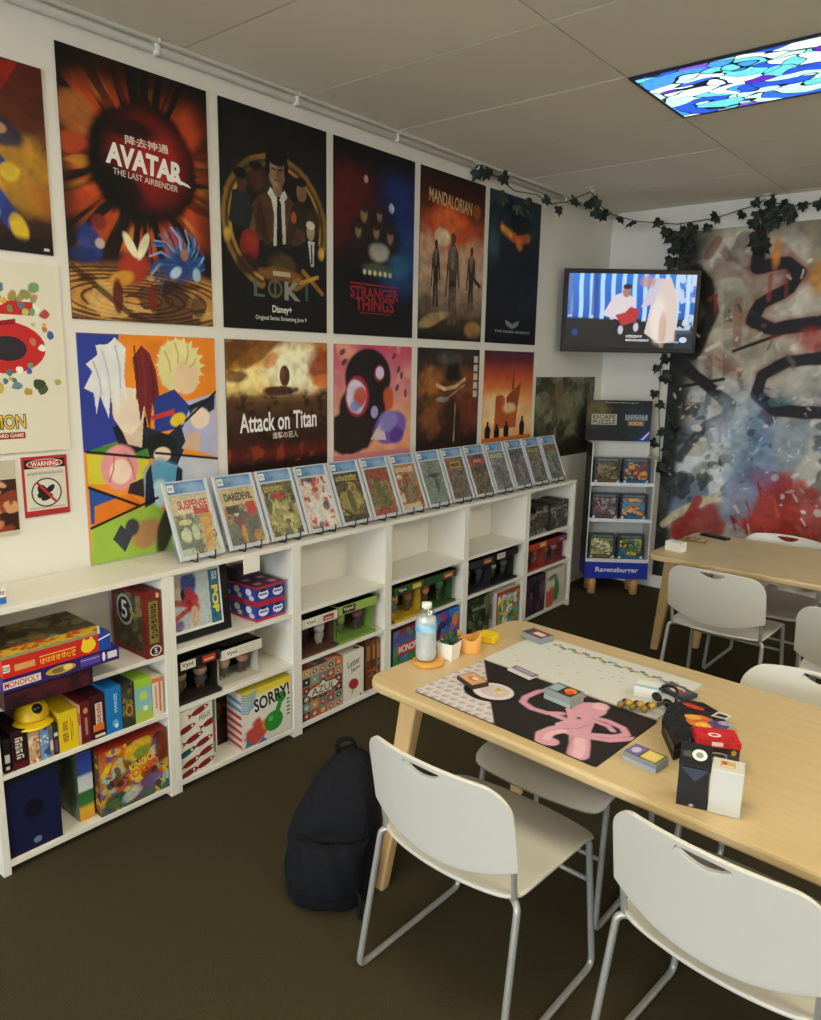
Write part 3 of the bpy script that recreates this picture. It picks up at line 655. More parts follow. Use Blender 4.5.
# top-left brown action poster
w = .92; h = .60; p = Paint(w, h, 170, '#33190f')
p.vg([(0, '#1d0f0b'), (.3, '#40241a'), (.7, '#54240f'), (1, '#4d1710')])
p.poly([(.4, 1), (.92, 1), (.84, .8), (.7, .72)], '#8a1d14').blob(.9, .42, .13, .2, '#c08a2c', .9, .6, 0, .3, 1).blob(.98, .3, .06, .1, '#a8641f', .8, .8)
p.blob(.85, .62, .07, .08, '#202641', .9, .4, -20, .2, 2).blob(.83, .64, .03, .03, '#b9896a', .9, .5)
p.stroke([(.6, .7), (.74, .58), (.82, .45)], .05, '#2c3a80', 1, .3); p.stroke([(.64, .5), (.76, .38), (.86, .16)], .05, '#2b3c8a', 1, .3); p.stroke([(.7, .4), (.8, .36)], .04, '#d9b02c', 1, .3); p.blob(.88, .13, .03, .08, '#d9b52c', 1, .3, 20).blob(.86, .42, .035, .05, '#d9b52c', 1, .4)
p.stroke([(.5, .28), (.8, .2)], .03, '#8f8272', .7); p.mix(sstep((.1 - p.V) / .04), '#120c0e', .95); p.noise(16, .4, 26)
poster('poster', 'landscape poster in brown and dark red at the top left, cut by the frame', .397, 1.317, 2.069, 2.668, [('g', p), ('r', .965, .02, .985, .035, '#d8d2c8')], '#1a0f0c', GP)
# white poster with red cluster
w = .62; h = .65; p = Paint(w, h, 150, '#e3dcca')
for i, c in enumerate(('#dfe0d0', '#c0c86a', '#4a58a8', '#d8ae3a', '#6f9a6a', '#c87c64', '#f0efe6', '#7a8f4a', '#4d7a8a', '#a88a3a')):
    rs = np.random.RandomState(40 + i)
    for k in range(4): p.blob(.56 + .3 * rs.rand(), .76 + .12 * rs.rand(), .014 + .014 * rs.rand(), .014 + .014 * rs.rand(), c, .95, .15, rs.rand() * 180, .6, i * 3 + k)
five = [('p', [(.46, .80), (.84, .80), (.84, .73), (.60, .73), (.60, .66), (.46, .63)], '#c4262a'), ('e', .68, .56, .215, .135, '#c4262a', 0), ('e', .69, .555, .10, .065, '#2c2830', 0), ('p', [(.44, .63), (.58, .63), (.58, .5), (.44, .5)], '#e3dcca'), ('p', [(.62, .69), (.74, .71), (.74, .685), (.62, .665)], '#8e1a1e')]
ov = Paint(.62, .65, 90, '#000000'); rs = np.random.RandomState(3)
crit = []
for k in range(46):
    a = rs.rand() * 6.28; u, v = .68 + .235 * math.cos(a) * (.6 + .5 * rs.rand()), .60 + .21 * math.sin(a) * (.75 + .4 * rs.rand()); r_ = .012 + .014 * rs.rand()
    c = ['#e8e2cf', '#b9c26a', '#4a58a8', '#dcae35', '#6fa06a', '#c8745a', '#f0efe6', '#7a8f4a', '#4d7a8a', '#3a2f30'][rs.randint(10)]
    crit.append(('p', [(u + r_ * (.7 + .5 * rs.rand()) * math.cos(t), v + r_ * (.7 + .5 * rs.rand()) * math.sin(t)) for t in np.linspace(0, 6.28, 9)[:-1]], c))
for (x, y, r_, c) in ((.9, .74, .03, '#b84c46'), (.86, .34, .035, '#4b5a36'), (.84, .37, .04, '#3c4a2c'), (.95, .38, .022, '#a8b24a'), (.62, .35, .04, '#c8b060'), (.72, .36, .03, '#6a8a9a'), (.55, .36, .03, '#d8b83a'), (.78, .33, .025, '#b8953a')):
    crit.append(('p', [(x + r_ * (.7 + .5 * rs.rand()) * math.cos(t), y + r_ * (.6 + .4 * rs.rand()) * math.sin(t)) for t in np.linspace(0, 6.28, 10)[:-1]], c))
poster('poster', 'white poster with a busy red cluster and yellow blue lettering below it', .71, 1.33, 1.387, 2.035,
       [('g', p)] + five + crit + [('t', 'POKÉMON', .38, .13, .755, .23, '#24366f', 0, .06), ('t', 'POKÉMON', .385, .135, .75, .225, '#e8c52f', 0, .01), ('r', .44, .08, .745, .115, '#a03028'), ('t', 'TRADING CARD GAME', .45, .088, .735, .108, '#efe6da'),
        ('r', .3, .001, .95, .004, '#a9a38f')], '#e3dcca', GP)
poster('sign', 'small white warning sign with a red border below the white poster', 1.150, 1.312, 1.154, 1.371,
       [('r', 0, 0, 1, 1, '#b22a2c'), ('r', .05, .1, .95, .93, '#d8d2c4'), ('r', .05, .8, .95, .95, '#1c1a1c'), ('e', .5, .875, .4, .075, '#e6dfd4'), ('e', .5, .875, .38, .065, '#b22a2c'), ('t', 'WARNING', .2, .835, .8, .915, '#f2ece2'),
        ('s', .1, .69, .9, .73, '#86837c'), ('r', .1, .735, .9, .74, '#9a968c'), ('r', .1, .66, .9, .665, '#a8a49a'),
        ('e', .5, .39, .34, .245, '#2a2426'), ('e', .5, .39, .31, .222, '#d8d2c4'), ('e', .42, .42, .1, .12, '#241f20', 30), ('e', .58, .44, .13, .05, '#241f20', 40), ('e', .5, .31, .14, .05, '#241f20', 20), ('e', .35, .35, .06, .05, '#241f20'),
        ('p', [(.27, .56), (.31, .59), (.73, .22), (.69, .19)], '#b22a2c'), ('s', .1, .125, .9, .15, '#8d8478')], '#b22a2c', None, 'sign')
p = Paint(.26, .265, 60, '#3a2018'); p.busy(['#8a3a24', '#c08050', '#2a1512', '#6d2a1e', '#d8a070'], 30, 77, .2)
poster('picture', 'small dark brown picture beside the warning sign, cut by the frame edge', .865, 1.127, 1.101, 1.366, [('g', p, (0, .06, 1, .75)), ('r', 0, .8, .8, .96, '#17120f'), ('r', 0, .75, 1, .8, '#c8bca8')], '#c8bca8', None, 'picture')
# mossy green-brown landscape poster by the corner
w = .9; h = .59; p = Paint(w, h, 130, '#53503a')
p.vg([(0, '#3a3528'), (.4, '#55503c'), (.8, '#6a6a54'), (1, '#5e604c')]); p.patch('#8d8a6e', 6, .52, 3, .7, .15); p.patch('#2e2a20', 7, .55, 4, .8, .12); p.blob(.35, .75, .12, .16, '#6d5a3e', .8, .8, 0, .3, 1).blob(.6, .65, .2, .2, '#8a8a66', .6, 1, 0, .4, 2)
p.mix(sstep((.3 - p.V) / .15), '#241d16', .9); p.blob(.9, .35, .2, .3, '#1c1814', .8, 1); p.noise(20, .4, 28)
poster('poster', 'mossy green and brown landscape poster beside the room corner', 4.676, 5.58, 1.05, 1.642, [('g', p)], '#4a4634', GP)

# ================================================================== shelving
YS = [.870, 1.536, 2.185, 2.812, 3.503, 4.186, 4.832]
XF = .28; ZTOP = .93; SA, SB, S0 = .605, .362, .048
seatpos = ['in the corner of the picture by the maroon book box', 'holding the red fish box', 'holding the tile-pattern box', 'behind the water bottle', 'fifth along, with the empty upper bay', 'at the far end by the cardboard display']
for i in range(6):
    y0, y1 = YS[i], YS[i + 1]; W = y1 - y0
    r = empty('bookcase', (.006, y0, 0), 0, 'white three-tier bookcase ' + seatpos[i], 'bookcase', 'white bookcases along the left wall')
    D = XF - .006
    MB().box((0, 0, 0), (D, .026, ZTOP - .02), bev=.0012).build('side_panel', 'white_lam', r)
    MB().box((0, W - .026, 0), (D, W, ZTOP - .02), bev=.0012).build('side_panel', 'white_lam', r)
    MB().box((0, 0, ZTOP - .02), (D + .004, W, ZTOP), bev=.0015).build('top_panel', 'white_lam', r)
    for z in (SA, SB): MB().box((.004, .026, z - .018), (D - .002, W - .026, z), bev=.001).build('shelf', 'white_lam', r)
    MB().box((.004, .026, S0 - .022), (D - .002, W - .026, S0), bev=.001).build('bottom_panel', 'white_lam', r)
    MB().box((0, .026, .026), (.004, W - .026, ZTOP - .02)).build('back_panel', 'white_lam', r)

# ---- boxes on the shelves.  front = the +x face (u along +y), side = the -y face (u along +x), top
def gbox(name, label, x0, x1, y0, y1, z0, z1, base='#333333', front=(), side=(), top=(), group=None, cat='box', m='print', rz=0., bev=.0012):
    w, d, h = y1 - y0, x1 - x0, z1 - z0
    mb = MB().box((-d / 2, -w / 2, 0), (d / 2, w / 2, h), base, bev)
    if front: face(mb, (d / 2, -w / 2, 0), YX, ZX, w, h, front)
    if side: face(mb, (-d / 2, -w / 2, 0), XX, ZX, d, h, side)
    if top: face(mb, (d / 2, -w / 2, h), YX, -XX, w, d, top)
    o = mb.build(name, m); o.location = ((x0 + x1) / 2, (y0 + y1) / 2, z0); o.rotation_euler = (0, 0, rz)
    return tag(o, label, cat, group)
def busy(w, h, base, cols, n, seed, nu=40, r=.14, nz=.15):
    q = Paint(w, h, int(nu * 1.5), base); q.busy(cols, n, seed, r); q.noise(20, nz, seed); return q
E_ = .001
# U1 upper bay: stack of wide boxes + standing box
q = busy(.33, .065, '#3a141c', ['#2a0f18', '#4a1a24'], 10, 1)
gbox('board_game_box', 'dark maroon wide box at the bottom of the stack of three', .06, .330, .902, 1.195, SA + E_, .668, '#35131b', [('g', q), ('r', 0, .9, 1, 1, '#200b12')], (), (), 'board games stacked on the upper shelf', 'board game')
gbox('board_game_box', 'purple wide board game box between the red and maroon ones', .055, .332, .902, 1.295, .669, .718, '#3a2478',
     [('r', 0, 0, 1, 1, '#33206c'), ('r', .0, .2, .3, .72, '#e9d9d4'), ('t', 'MONOPOLY', .01, .27, .29, .66, '#b0303a'), ('e', .47, .5, .13, .3, '#c8a13e'), ('e', .45, .5, .06, .2, '#7a6a2e'), ('e', .53, .55, .04, .2, '#e6cf7a'), ('r', .64, .2, .82, .8, '#5a44a0'), ('r', .645, .6, .815, .64, '#cfc6e8'), ('e', .855, .5, .015, .35, '#e5e0f0'), ('r', .89, .25, .98, .75, '#d9d4e4')],
     (), (), 'board games stacked on the upper shelf', 'board game')
q = Paint(.33, .27, 80, '#4e4a34'); q.busy(['#6b6a44', '#3c3a2a', '#7d6a3a', '#55402c', '#8a8a6a'], 40, 5, .12); q.mix(sstep((.3 - q.V) / .05), '#e8c12c', .95); q.patch('#c8321f', 14, .5, 6, .9, .08, q.region(-.1, .1, 1.1, .34, .05)); q.mix(sstep((.09 - q.V) / .03), '#8a9c86', .9); q.noise(20, .25, 3)
gbox('board_game_box', 'red and yellow wide board game box on top of the stack of three', .02, .338, .902, 1.262, .719, .782, '#c9281f',
     [('r', 0, 0, 1, 1, '#cf2b20'), ('r', 0, .3, .06, .7, '#f1e6d6'), ('s', .0, .36, .055, .64, '#1d1a20'), ('r', .1, .26, .28, .6, '#e0a060'), ('r', .32, .62, .66, .67, '#f0c05a'), ('s', .32, .2, .66, .55, '#f4b52c'), ('e', .78, .5, .075, .36, '#f4d02c', 20), ('e', .74, .75, .02, .2, '#f4d02c'), ('e', .81, .8, .02, .18, '#f4d02c'), ('r', .88, 0, 1, 1, '#1f49a8'), ('p', [(.88, .62), (1, .8), (1, .88), (.88, .7)], '#f0f0ee')],
     (), [('g', q), ('p', [(.88, 0), (1, 0), (1, .28)], '#1f49a8'), ('p', [(.885, .02), (.99, .26), (1, .28), (1, .22), (.9, 0)], '#f0f0ee')], 'board games stacked on the upper shelf', 'board game')
q = Paint(.24, .25, 60, '#4a3326'); q.vg([(0, '#4e2a20'), (.15, '#3a4038'), (.6, '#4d4a36'), (1, '#5c2c22')]); q.busy(['#5b6048', '#6d4a30', '#39403a', '#8a7a50'], 22, 9, .14, .7); q.noise(18, .3, 4)
gbox('board_game_box', 'maroon box standing with its narrow end out next to the stack of three', .04, .278, 1.437, 1.502, SA + E_, .865, '#6e1e1a',
     [('r', 0, 0, 1, 1, '#7c201b'), ('r', .14, .2, .86, .88, '#33402c'), ('r', .2, .22, .8, .86, '#8a7a3c'), ('s', .3, .28, .72, .82, '#1f1a14'), ('e', .55, .1, .38, .08, '#e4e0d6'), ('e', .55, .1, .3, .062, '#1c1a1a'), ('t', '5', .46, .06, .66, .14, '#f2eee4'), ('r', .7, .9, .9, .97, '#d9c39a')],
     [('r', 0, 0, 1, 1, '#7a221c'), ('g', q, (.08, .08, .9, .93)), ('e', .38, .64, .24, .24, '#b9bab8'), ('e', .38, .64, .2, .2, '#24262a'), ('t', '5', .28, .5, .46, .78, '#e6e6e2'), ('p', [(.5, .7), (.72, .62), (.6, .56)], '#8aa23c')], (), None, 'board game')
# U1 middle bay
X1 = .272
def spine(label, y0, y1, h, base, els=(), d=.2, x1=X1, z=SB, side=(), name='game_box', group='small games on the middle shelf', cat='game box', top=()):
    return gbox(name, label, x1 - d, x1, y0 + .0006, y1 - .0006, z + E_, z + h, base, els, side, top, group, cat)
spine('black small game box at the frame edge left of the white-lettered one', .905, .930, .12, '#1c1618', [('r', .15, .3, .8, .55, '#c9c4b8'), ('r', .2, .1, .7, .2, '#c9c4b8')])
spine('dark red small game box with a column of white letters', .932, .985, .135, '#2a1214', [('r', 0, 0, 1, .18, '#5c1a18'), ('s', .2, .25, .75, .85, '#d9d2c4')])
spine('cream small game box with orange figures under the yellow cap', .987, 1.023, .125, '#c9a98a', [('g', busy(.036, .12, '#c9a98a', ['#e6cfae', '#a8542e', '#d98a4a', '#efe3cf'], 12, 3, 12, .3))])
spine('pale blue small game box under the yellow cap', 1.024, 1.055, .123, '#6f8fb4', [('g', busy(.03, .12, '#7a9cc4', ['#5b86c0', '#dfe6ee', '#33508a', '#a8c0dc'], 12, 4, 12, .3))])
spine('brown and grey small game box between blue and yellow boxes', 1.056, 1.070, .118, '#8a7a6a', [('r', .1, .2, .9, .5, '#d9c8b0'), ('r', .1, .55, .9, .85, '#4a6a70')])
spine('dark small game box leaning against the bright yellow box', 1.0705, 1.088, .116, '#2d2a30', [('r', .1, .6, .9, .72, '#d8d4ce'), ('r', .2, .1, .8, .5, '#6a4a7a')])
spine('bright yellow game box with red oriental lettering', 1.089, 1.158, .148, '#e3c21e', [('r', 0, 0, 1, 1, '#e8c81e'), ('s', .2, .5, .5, .75, '#8a3a1c'), ('s', .2, .22, .5, .46, '#8a3a1c'), ('r', .62, .2, .66, .8, '#a8641c'), ('r', .72, .3, .76, .7, '#a8641c')], .22)
spine('thin orange and cream game box beside the yellow one', 1.159, 1.170, .155, '#d9a878', [('r', .1, .1, .9, .9, '#e2b08a'), ('r', .2, .5, .8, .8, '#c8442c')])
spine('dark red game box with tiny gold dots on its spine', 1.171, 1.206, .16, '#6a1c22', [('r', .3, .2, .7, .6, '#8a3a3c'), ('e', .5, .78, .25, .07, '#d98a5a'), ('s', .38, .2, .64, .62, '#d9b0a0')])
spine('dark maroon game box with an orange flame panel and white strip', 1.207, 1.263, .168, '#3d1418', [('r', .3, .3, .78, .82, '#d9c8b8'), ('s', .4, .32, .7, .8, '#b03a2a'), ('r', .1, .18, .85, .34, '#d8742c'), ('r', .2, .04, .9, .1, '#e6dfd4')])
spine('bright blue game box with white vertical lettering', 1.264, 1.327, .178, '#1c78c0', [('s', .5, .42, .72, .85, '#bfe0f4'), ('e', .55, .2, .2, .08, '#69b0da'), ('e', .6, .14, .12, .05, '#d8ecf4')])
q = busy(.05, .17, '#39382c', ['#2a2c28', '#6d6a3c', '#8a7a3e', '#4a4a3a'], 14, 8, 16, .25)
spine('dark olive game box with a round gold ornament', 1.328, 1.378, .175, '#2e2f2a', [('g', q), ('e', .55, .38, .32, .14, '#b08a42'), ('e', .55, .38, .2, .09, '#5a4a2c')])
q = Paint(.07, .16, 24, '#8fc4b4'); q.vg([(0, '#b4c83c'), (.25, '#a8c86a'), (.4, '#86c0c4'), (.75, '#7fb8c0'), (.85, '#a4cc3c'), (1, '#a4cc3c')]); q.blob(.5, .6, .25, .1, '#c8d84a', .9, .5).blob(.6, .3, .15, .06, '#e8efe0', .9, .5)
spine('lime and pale teal game box near the right post', 1.379, 1.450, .172, '#9cc43a', [('g', q)])
spine('white and orange thin game box against the right post', 1.452, 1.499, .158, '#e6d8c8', [('r', 0, .88, 1, 1, '#d8794a'), ('s', .2, .2, .45, .8, '#d8643a'), ('r', .6, .1, .8, .9, '#d97a4c')])
# yellow cap lying on the small boxes
cap = empty('cap', (.20, 1.035, SB + .137), R(-25), 'yellow cap with a dark patch resting on the small game boxes', 'cap')
V = []; F = []; nr, nk = 9, 28
for i in range(nr + 1):
    t = i / nr * math.pi / 2
    for k in range(nk):
        a = 2 * math.pi * k / nk; V.append((.088 * math.cos(t) ** .8 * math.cos(a) if i < nr else 0, .075 * math.cos(t) ** .8 * math.sin(a) if i < nr else 0, .07 * math.sin(t)))
for i in range(nr):
    for k in range(nk): F.append((i * nk + k, i * nk + (k + 1) % nk, (i + 1) * nk + (k + 1) % nk, (i + 1) * nk + k))
MB().add(V, F, smooth=True).build('crown', 'yellow', cap)
V = []; F = []
for i in range(5):
    for k in range(15):
        a = R(-65 + 130 * k / 14); rr = 1 + .14 * i * math.cos(a) ** .5
        V.append((.088 * rr * math.cos(a), .075 * rr * math.sin(a), .004 - .0035 * i))
for i in range(4):
    for k in range(14): F.append((i * 15 + k, i * 15 + k + 1, (i + 1) * 15 + k + 1, (i + 1) * 15 + k))
br = MB().add(V, F, smooth=True).build('brim', 'yellow', cap); br.modifiers.new('thick', 'SOLIDIFY').thickness = .003
MB().ball((.058, .025, .045), (.022, .024, .02)).build('patch', 'black', cap)
cap.scale = (.74, .74, .95)
# U1 lower bay
q = Paint(.18, .28, 50, '#10132e'); q.blob(.5, .5, .6, .5, '#161b48', .8, 1).blob(.5, .52, .18, .12, '#0b0d1c', .95, .6, 0, .2, 1)
gbox('game_box', 'large dark navy box standing in the lower left bay', .1, .268, .900, 1.079, S0 + E_, .34, '#171b3e', [('g', q), ('e', .52, .1, .08, .04, '#6a7a9a'), ('r', .0, .92, 1, 1, '#14151c')], (), (), None, 'board game')
q = Paint(.05, .27, 20, '#c9d0d0'); q.vg([(0, '#d8942c'), (.18, '#e0b03a'), (.24, '#3c7a3a'), (.42, '#2f6a36'), (.45, '#cfd6d8'), (.65, '#c4ccd4'), (.7, '#34489a'), (1, '#2f418e')])
gbox('game_box', 'blue, white and green narrow box set back beside the monster game', .05, .243, 1.156, 1.212, S0 + E_, .315, '#55627a', [('g', q)], [('r', 0, 0, 1, 1, '#6a7264'), ('g', busy(.2, .27, '#6a7264', ['#55684a', '#7a8a70', '#44584a'], 10, 3, 20, .3))], (), None, 'board game')
q = Paint(.265, .25, 120, '#8a5a2a'); q.vg([(0, '#4d6a52'), (.25, '#6a5a78'), (.5, '#b8762c'), (.8, '#c8742a'), (1, '#a83a20')])
q.busy(['#d8a52c', '#7d3a1c', '#3f6a44', '#6a4a8a', '#e0c23c', '#a8bca8', '#2c2430', '#c85a24'], 60, 14, .1, .9); q.blob(.55, .85, .2, .14, '#e0b52c', .9, .5, 20, .3, 2).blob(.62, .78, .12, .1, '#6d8a34', .9, .5, 0, .4, 3).blob(.92, .7, .1, .25, '#6a2a1a', .9, .5, 0, .3, 4)
q.blob(.2, .14, .16, .12, '#2e5a40', .9, .5, 0, .3, 5).blob(.45, .16, .14, .1, '#c8d0c8', .8, .5, 30, .4, 6).blob(.75, .25, .16, .1, '#75589a', .9, .5, 10, .4, 7); q.noise(30, .3, 8)
gbox('board_game_box', 'busy orange and green monster board game facing out in the lower left bay', .205, .274, 1.222, 1.504, S0 + E_, .302, '#7a4a24',
     [('g', q), ('t', 'KING OF', .42, .55, .82, .68, '#f4c42c', 12, .03), ('t', 'TOKYO', .36, .42, .86, .56, '#e8641f', 12, .035)], [('g', busy(.07, .25, '#5a3a2a', ['#7a5a8a', '#a86a2a', '#2e2430', '#c8a02c'], 14, 15, 16, .25))], [('r', 0, 0, 1, 1, '#9a2f1c')], None, 'board game')
# small white and blue box on the top near the frame edge
gbox('card_box', 'white and blue small box on top of the nearest bookcase at the frame edge', .14, .235, .70, .972, ZTOP + E_, .985, '#eceae4', [('r', 0, 0, 1, .42, '#2f6ab4'), ('s', .85, .55, .99, .85, '#6d4a58')], (), (), None, 'box')
# U2 upper bay: framed print, soda-can style boxes, price tag
fr = empty('framed_print', (.232, 1.5635, SA + .004), 0, 'white-mounted framed print in a black frame standing in the upper bay', 'picture frame')
fr.rotation_euler = (0, R(-6), 0)
MB().box((-.02, 0, 0), (0, .30, .295), bev=.003).build('frame', 'black', fr)
q = Paint(.25, .22, 70, '#b9c4c8'); q.blob(.2, .8, .25, .2, '#c8b4a0', .8, .6, 0, .3, 1).blob(.5, .8, .18, .3, '#1f3f8a', .95, .4, 0, .3, 2).blob(.55, .5, .16, .26, '#b02a2c', .95, .4, 30, .35, 3)
q.stroke([(.05, .55), (.3, .5), (.5, .45)], .06, '#a82a30', .9).stroke([(.05, .2), (.3, .3), (.55, .4)], .05, '#b02c30', .9).blob(.2, .1, .12, .1, '#7a5aa0', .9, .6, 0, .3, 4).blob(.6, .2, .1, .2, '#d8b898', .9, .5).blob(.35, .65, .05, .1, '#1a1c28', 1, .4).noise(16, .25, 3)
mb = MB().box((-.001, .001, .035), (.0015, .259, .278), '#e9e6de')
face(mb, (.0015, .001, .035), YX, ZX, .258, .243, [('r', 0, 0, 1, 1, '#ecebe4'), ('g', q, (.03, .05, .78, .96)), ('r', .78, .04, .97, .96, '#2f6a86'), ('t', 'POP', .82, .2, .94, .68, '#e8d23c', -90, .05), ('s', .83, .78, .94, .92, '#cfd8d0')])
mb.build('print', 'gloss', fr)
SODA = dict(front=[('r', 0, 0, 1, 1, '#2a3f9a'), ('r', 0, 0, 1, .14, '#c02a34'), ('r', 0, .86, 1, 1, '#b8303a'), ('e', .5, .52, .36, .26, '#e4e6ee'), ('r', .22, .46, .78, .58, '#6a74b8'), ('r', .3, .66, .7, .84, '#33262c')],
            side=[('r', 0, 0, 1, 1, '#34429a'), ('r', 0, 0, 1, .14, '#c02a34'), ('r', 0, .86, 1, 1, '#a8303c'), ('e', .35, .6, .25, .2, '#dfe2ee'), ('e', .6, .3, .22, .14, '#c9cde4')],
            top=[('r', 0, 0, 1, 1, '#4a2438'), ('e', .5, .5, .34, .34, '#7a3a4c'), ('r', .3, .35, .7, .65, '#b8aac0')])
s0 = None; GS = 'small blue and red boxes stacked in the upper bay'
for lay in range(2):
    for row in range(3):
        for c in range(2):
            nm = '%s of the small blue and red boxes: %s layer, %s column' % (('front one', 'middle one', 'rear one')[row], ('bottom', 'top')[lay], ('picture-side', 'post-side')[c])
            nm = '%s blue red mini box, %s layer, %s' % (('front', 'second-row', 'rear')[row], ('lower', 'upper')[lay], ('side nearer the framed print', 'side nearer the post')[c])
            if s0 is None:
                s0 = gbox('mini_box', nm, .175, .255, 1.974, 2.053, SA + E_, .684, '#30409a', SODA['front'], SODA['side'], SODA['top'], GS, 'box'); o = s0
            else:
                o = s0.copy(); COL.objects.link(o); o['label'] = nm
            o.location = (.2155 - row * .0815, 2.0135 + c * .0805, SA + E_ + lay * .079)
gbox('mini_box', 'dark purple flat box lying on the stacked blue red mini boxes', .03, .125, 1.98, 2.1, SA + .1605, .812, '#2a1c34', [('r', .1, .3, .9, .7, '#4a2c54')], (), (), None, 'box')
tg = gbox('price_tag', 'blank white price tag hanging from the front edge of the bookcase top', .2855, .288, 1.886, 1.972, .846, .926, '#eeeae0', (), (), (), None, 'tag')
# U2/U3... window boxes with pairs of vinyl figures
def vbox(label, y0, y1, z, h, head, text, tcol, tbg, figs, basecol, group='window boxes of toy figures', accent=None, full=False, d=.16, x1=.268, back='#1a1614'):
    W = y1 - y0
    r = empty('figure_box', (x1, (y0 + y1) / 2, z + E_), 0, label, 'toy box', group)
    hh = .045 if not full else .05
    mb = MB().box((-d, -W / 2, 0), (-.002, W / 2, .014), basecol); mb.box((-d, -W / 2, 0), (-d + .003, W / 2, h), back)
    mb.box((-d, -W / 2, h - .003), (-.002, W / 2, h), back); mb.box((-d, W / 2 - .003, 0), (-.03, W / 2, h), basecol); mb.box((-d, -W / 2, 0), (-.03, -W / 2 + .003, h), basecol)
    mb.build('carton', 'print', r)
    mb = MB().box((-.03, -W / 2, h - hh), (0, W / 2, h), head, .001)
    els = [('r', .08, .12, .42, .88, tbg)] if tbg else []
    if accent: els += [('r', .58, .2, .88, .8, accent), ('r', .62, .35, .84, .5, '#d8c8a8')]
    if text: els.append(('t', text, .11, .25, .39, .75, tcol))
    face(mb, (0, -W / 2, h - hh), YX, ZX, W, hh, els); mb.build('header_card', 'print', r)
    for s, c in zip((-.24, .24), figs):
        fm = MB(); yy = s * W; fm.ball((-.07, yy, h * .5), (.026, .03, .026), c[0]); fm.ball((-.07, yy, h * .27), (.018, .02, .03), c[1]); fm.ball((-.072, yy, h * .5 + .016), (.027, .031, .016), c[2])
        for k in (-1, 1): fm.ball((-.068, yy + k * .022, h * .28), (.008, .008, .02), c[1]); fm.ball((-.07, yy + k * .01, h * .14), (.009, .009, .016), c[2])
        fm.build('figurine', 'print', r)
    mb = MB().box((-.0015, -W / 2, .014), (0, W / 2, h - hh)); mb.build('clear_window', 'clear_box', r)
    mb = MB().box((-.03, -W / 2, 0), (0, W / 2, .012), basecol, .001)
    mb.build('front_lip', 'print', r)
    return r
SKIN = '#a8937a'
vbox('dark toy window box with red and yellow accents above the red fish box', 1.566, 1.772, SB, .186, '#221a18', 'Vynl.', '#17120f', '#dcd6c8', ((SKIN, '#5a5236', '#3a2a1c'), ('#b89a84', '#4a4a50', '#7a3a2a')), '#2a2620', accent='#c83a2a')
vbox('white-topped toy window box beside the dark one in the second bookcase', 1.780, 1.990, SB, .172, '#d9d4c6', 'Vynl.', '#17120f', '#e9e4d8', (('#c8a88a', '#5a5652', '#a8a294'), ('#c08a70', '#4a4440', '#8a4a34')), '#cfc9bb')
vbox('white-headed toy window box with a red badge in the third bookcase', 2.226, 2.455, SB, .188, '#d6d0c2', 'Vynl.', '#17120f', '#e4dfd2', (('#1e1c1c', '#1e1c1c', '#2a2626'), ('#c9c2b4', '#a8a294', '#b8b2a4')), '#5a3a34', accent='#a83038')
vbox('light green toy window box in the third bookcase', 2.466, 2.734, SB, .194, '#9ab45c', 'Vynl.', '#ece6d6', '#1f1f1a', (('#8aa85a', '#5a6a44', '#86a04e'), ('#7a4a5a', '#4a3a44', '#6a3a48')), '#7fa04a')
vbox('green and yellow toy window box behind the water bottle', 2.880, 3.13, SB, .196, '#3c5a2a', 'Vynl.', '#ece6d6', '#23231c', (('#8a8a86', '#6a6a64', '#d8b02c'), ('#9a6a4a', '#5a4a3a', '#7a4a2a')), '#c8a82c', accent='#e0b62c')
vbox('dark green toy window box beside the green and yellow one', 3.14, 3.425, SB, .196, '#2c4c2c', '', '#ece6d6', None, (('#b89a7c', '#6a3a2a', '#c8442c'), ('#3c6a44', '#2a3a2a', '#4a7a44')), '#3a5a34', accent='#c8502c')
vbox('dark grey toy window box with an orange tab in the fifth bookcase', 3.545, 3.825, SB, .2, '#2a2a30', '', '#ece6d6', None, (('#6a6a70', '#4a4a52', '#8a8a90'), ('#5a5a60', '#3a3a42', '#3a3a40')), '#33333a', accent='#a8643a')
vbox('black toy window box with a white badge in the fifth bookcase', 3.835, 4.10, SB, .205, '#1c1c1e', 'Vynl.', '#1c1c1c', '#d6d2c8', (('#b8b0a4', '#4a4a44', '#2a2a28'), ('#5a5a54', '#3a3a38', '#2a2a28')), '#26282a')
vbox('red and yellow toy window box in the far bookcase', 4.235, 4.49, SB, .185, '#b83a2a', '', '#ece6d6', None, (('#d8c23c', '#8aa08a', '#c8442c'), ('#9a4a3a', '#6a5a5a', '#a8342a')), '#a8342a', accent='#d8b83a')
vbox('red and purple toy window box at the far end of the middle shelf', 4.50, 4.76, SB, .185, '#8a2a34', '', '#ece6d6', None, (('#a86a5a', '#5a4a6a', '#7a2a34'), ('#b88a74', '#6a3a4a', '#5a3a6a')), '#7a2c30', accent='#5a4a8a')
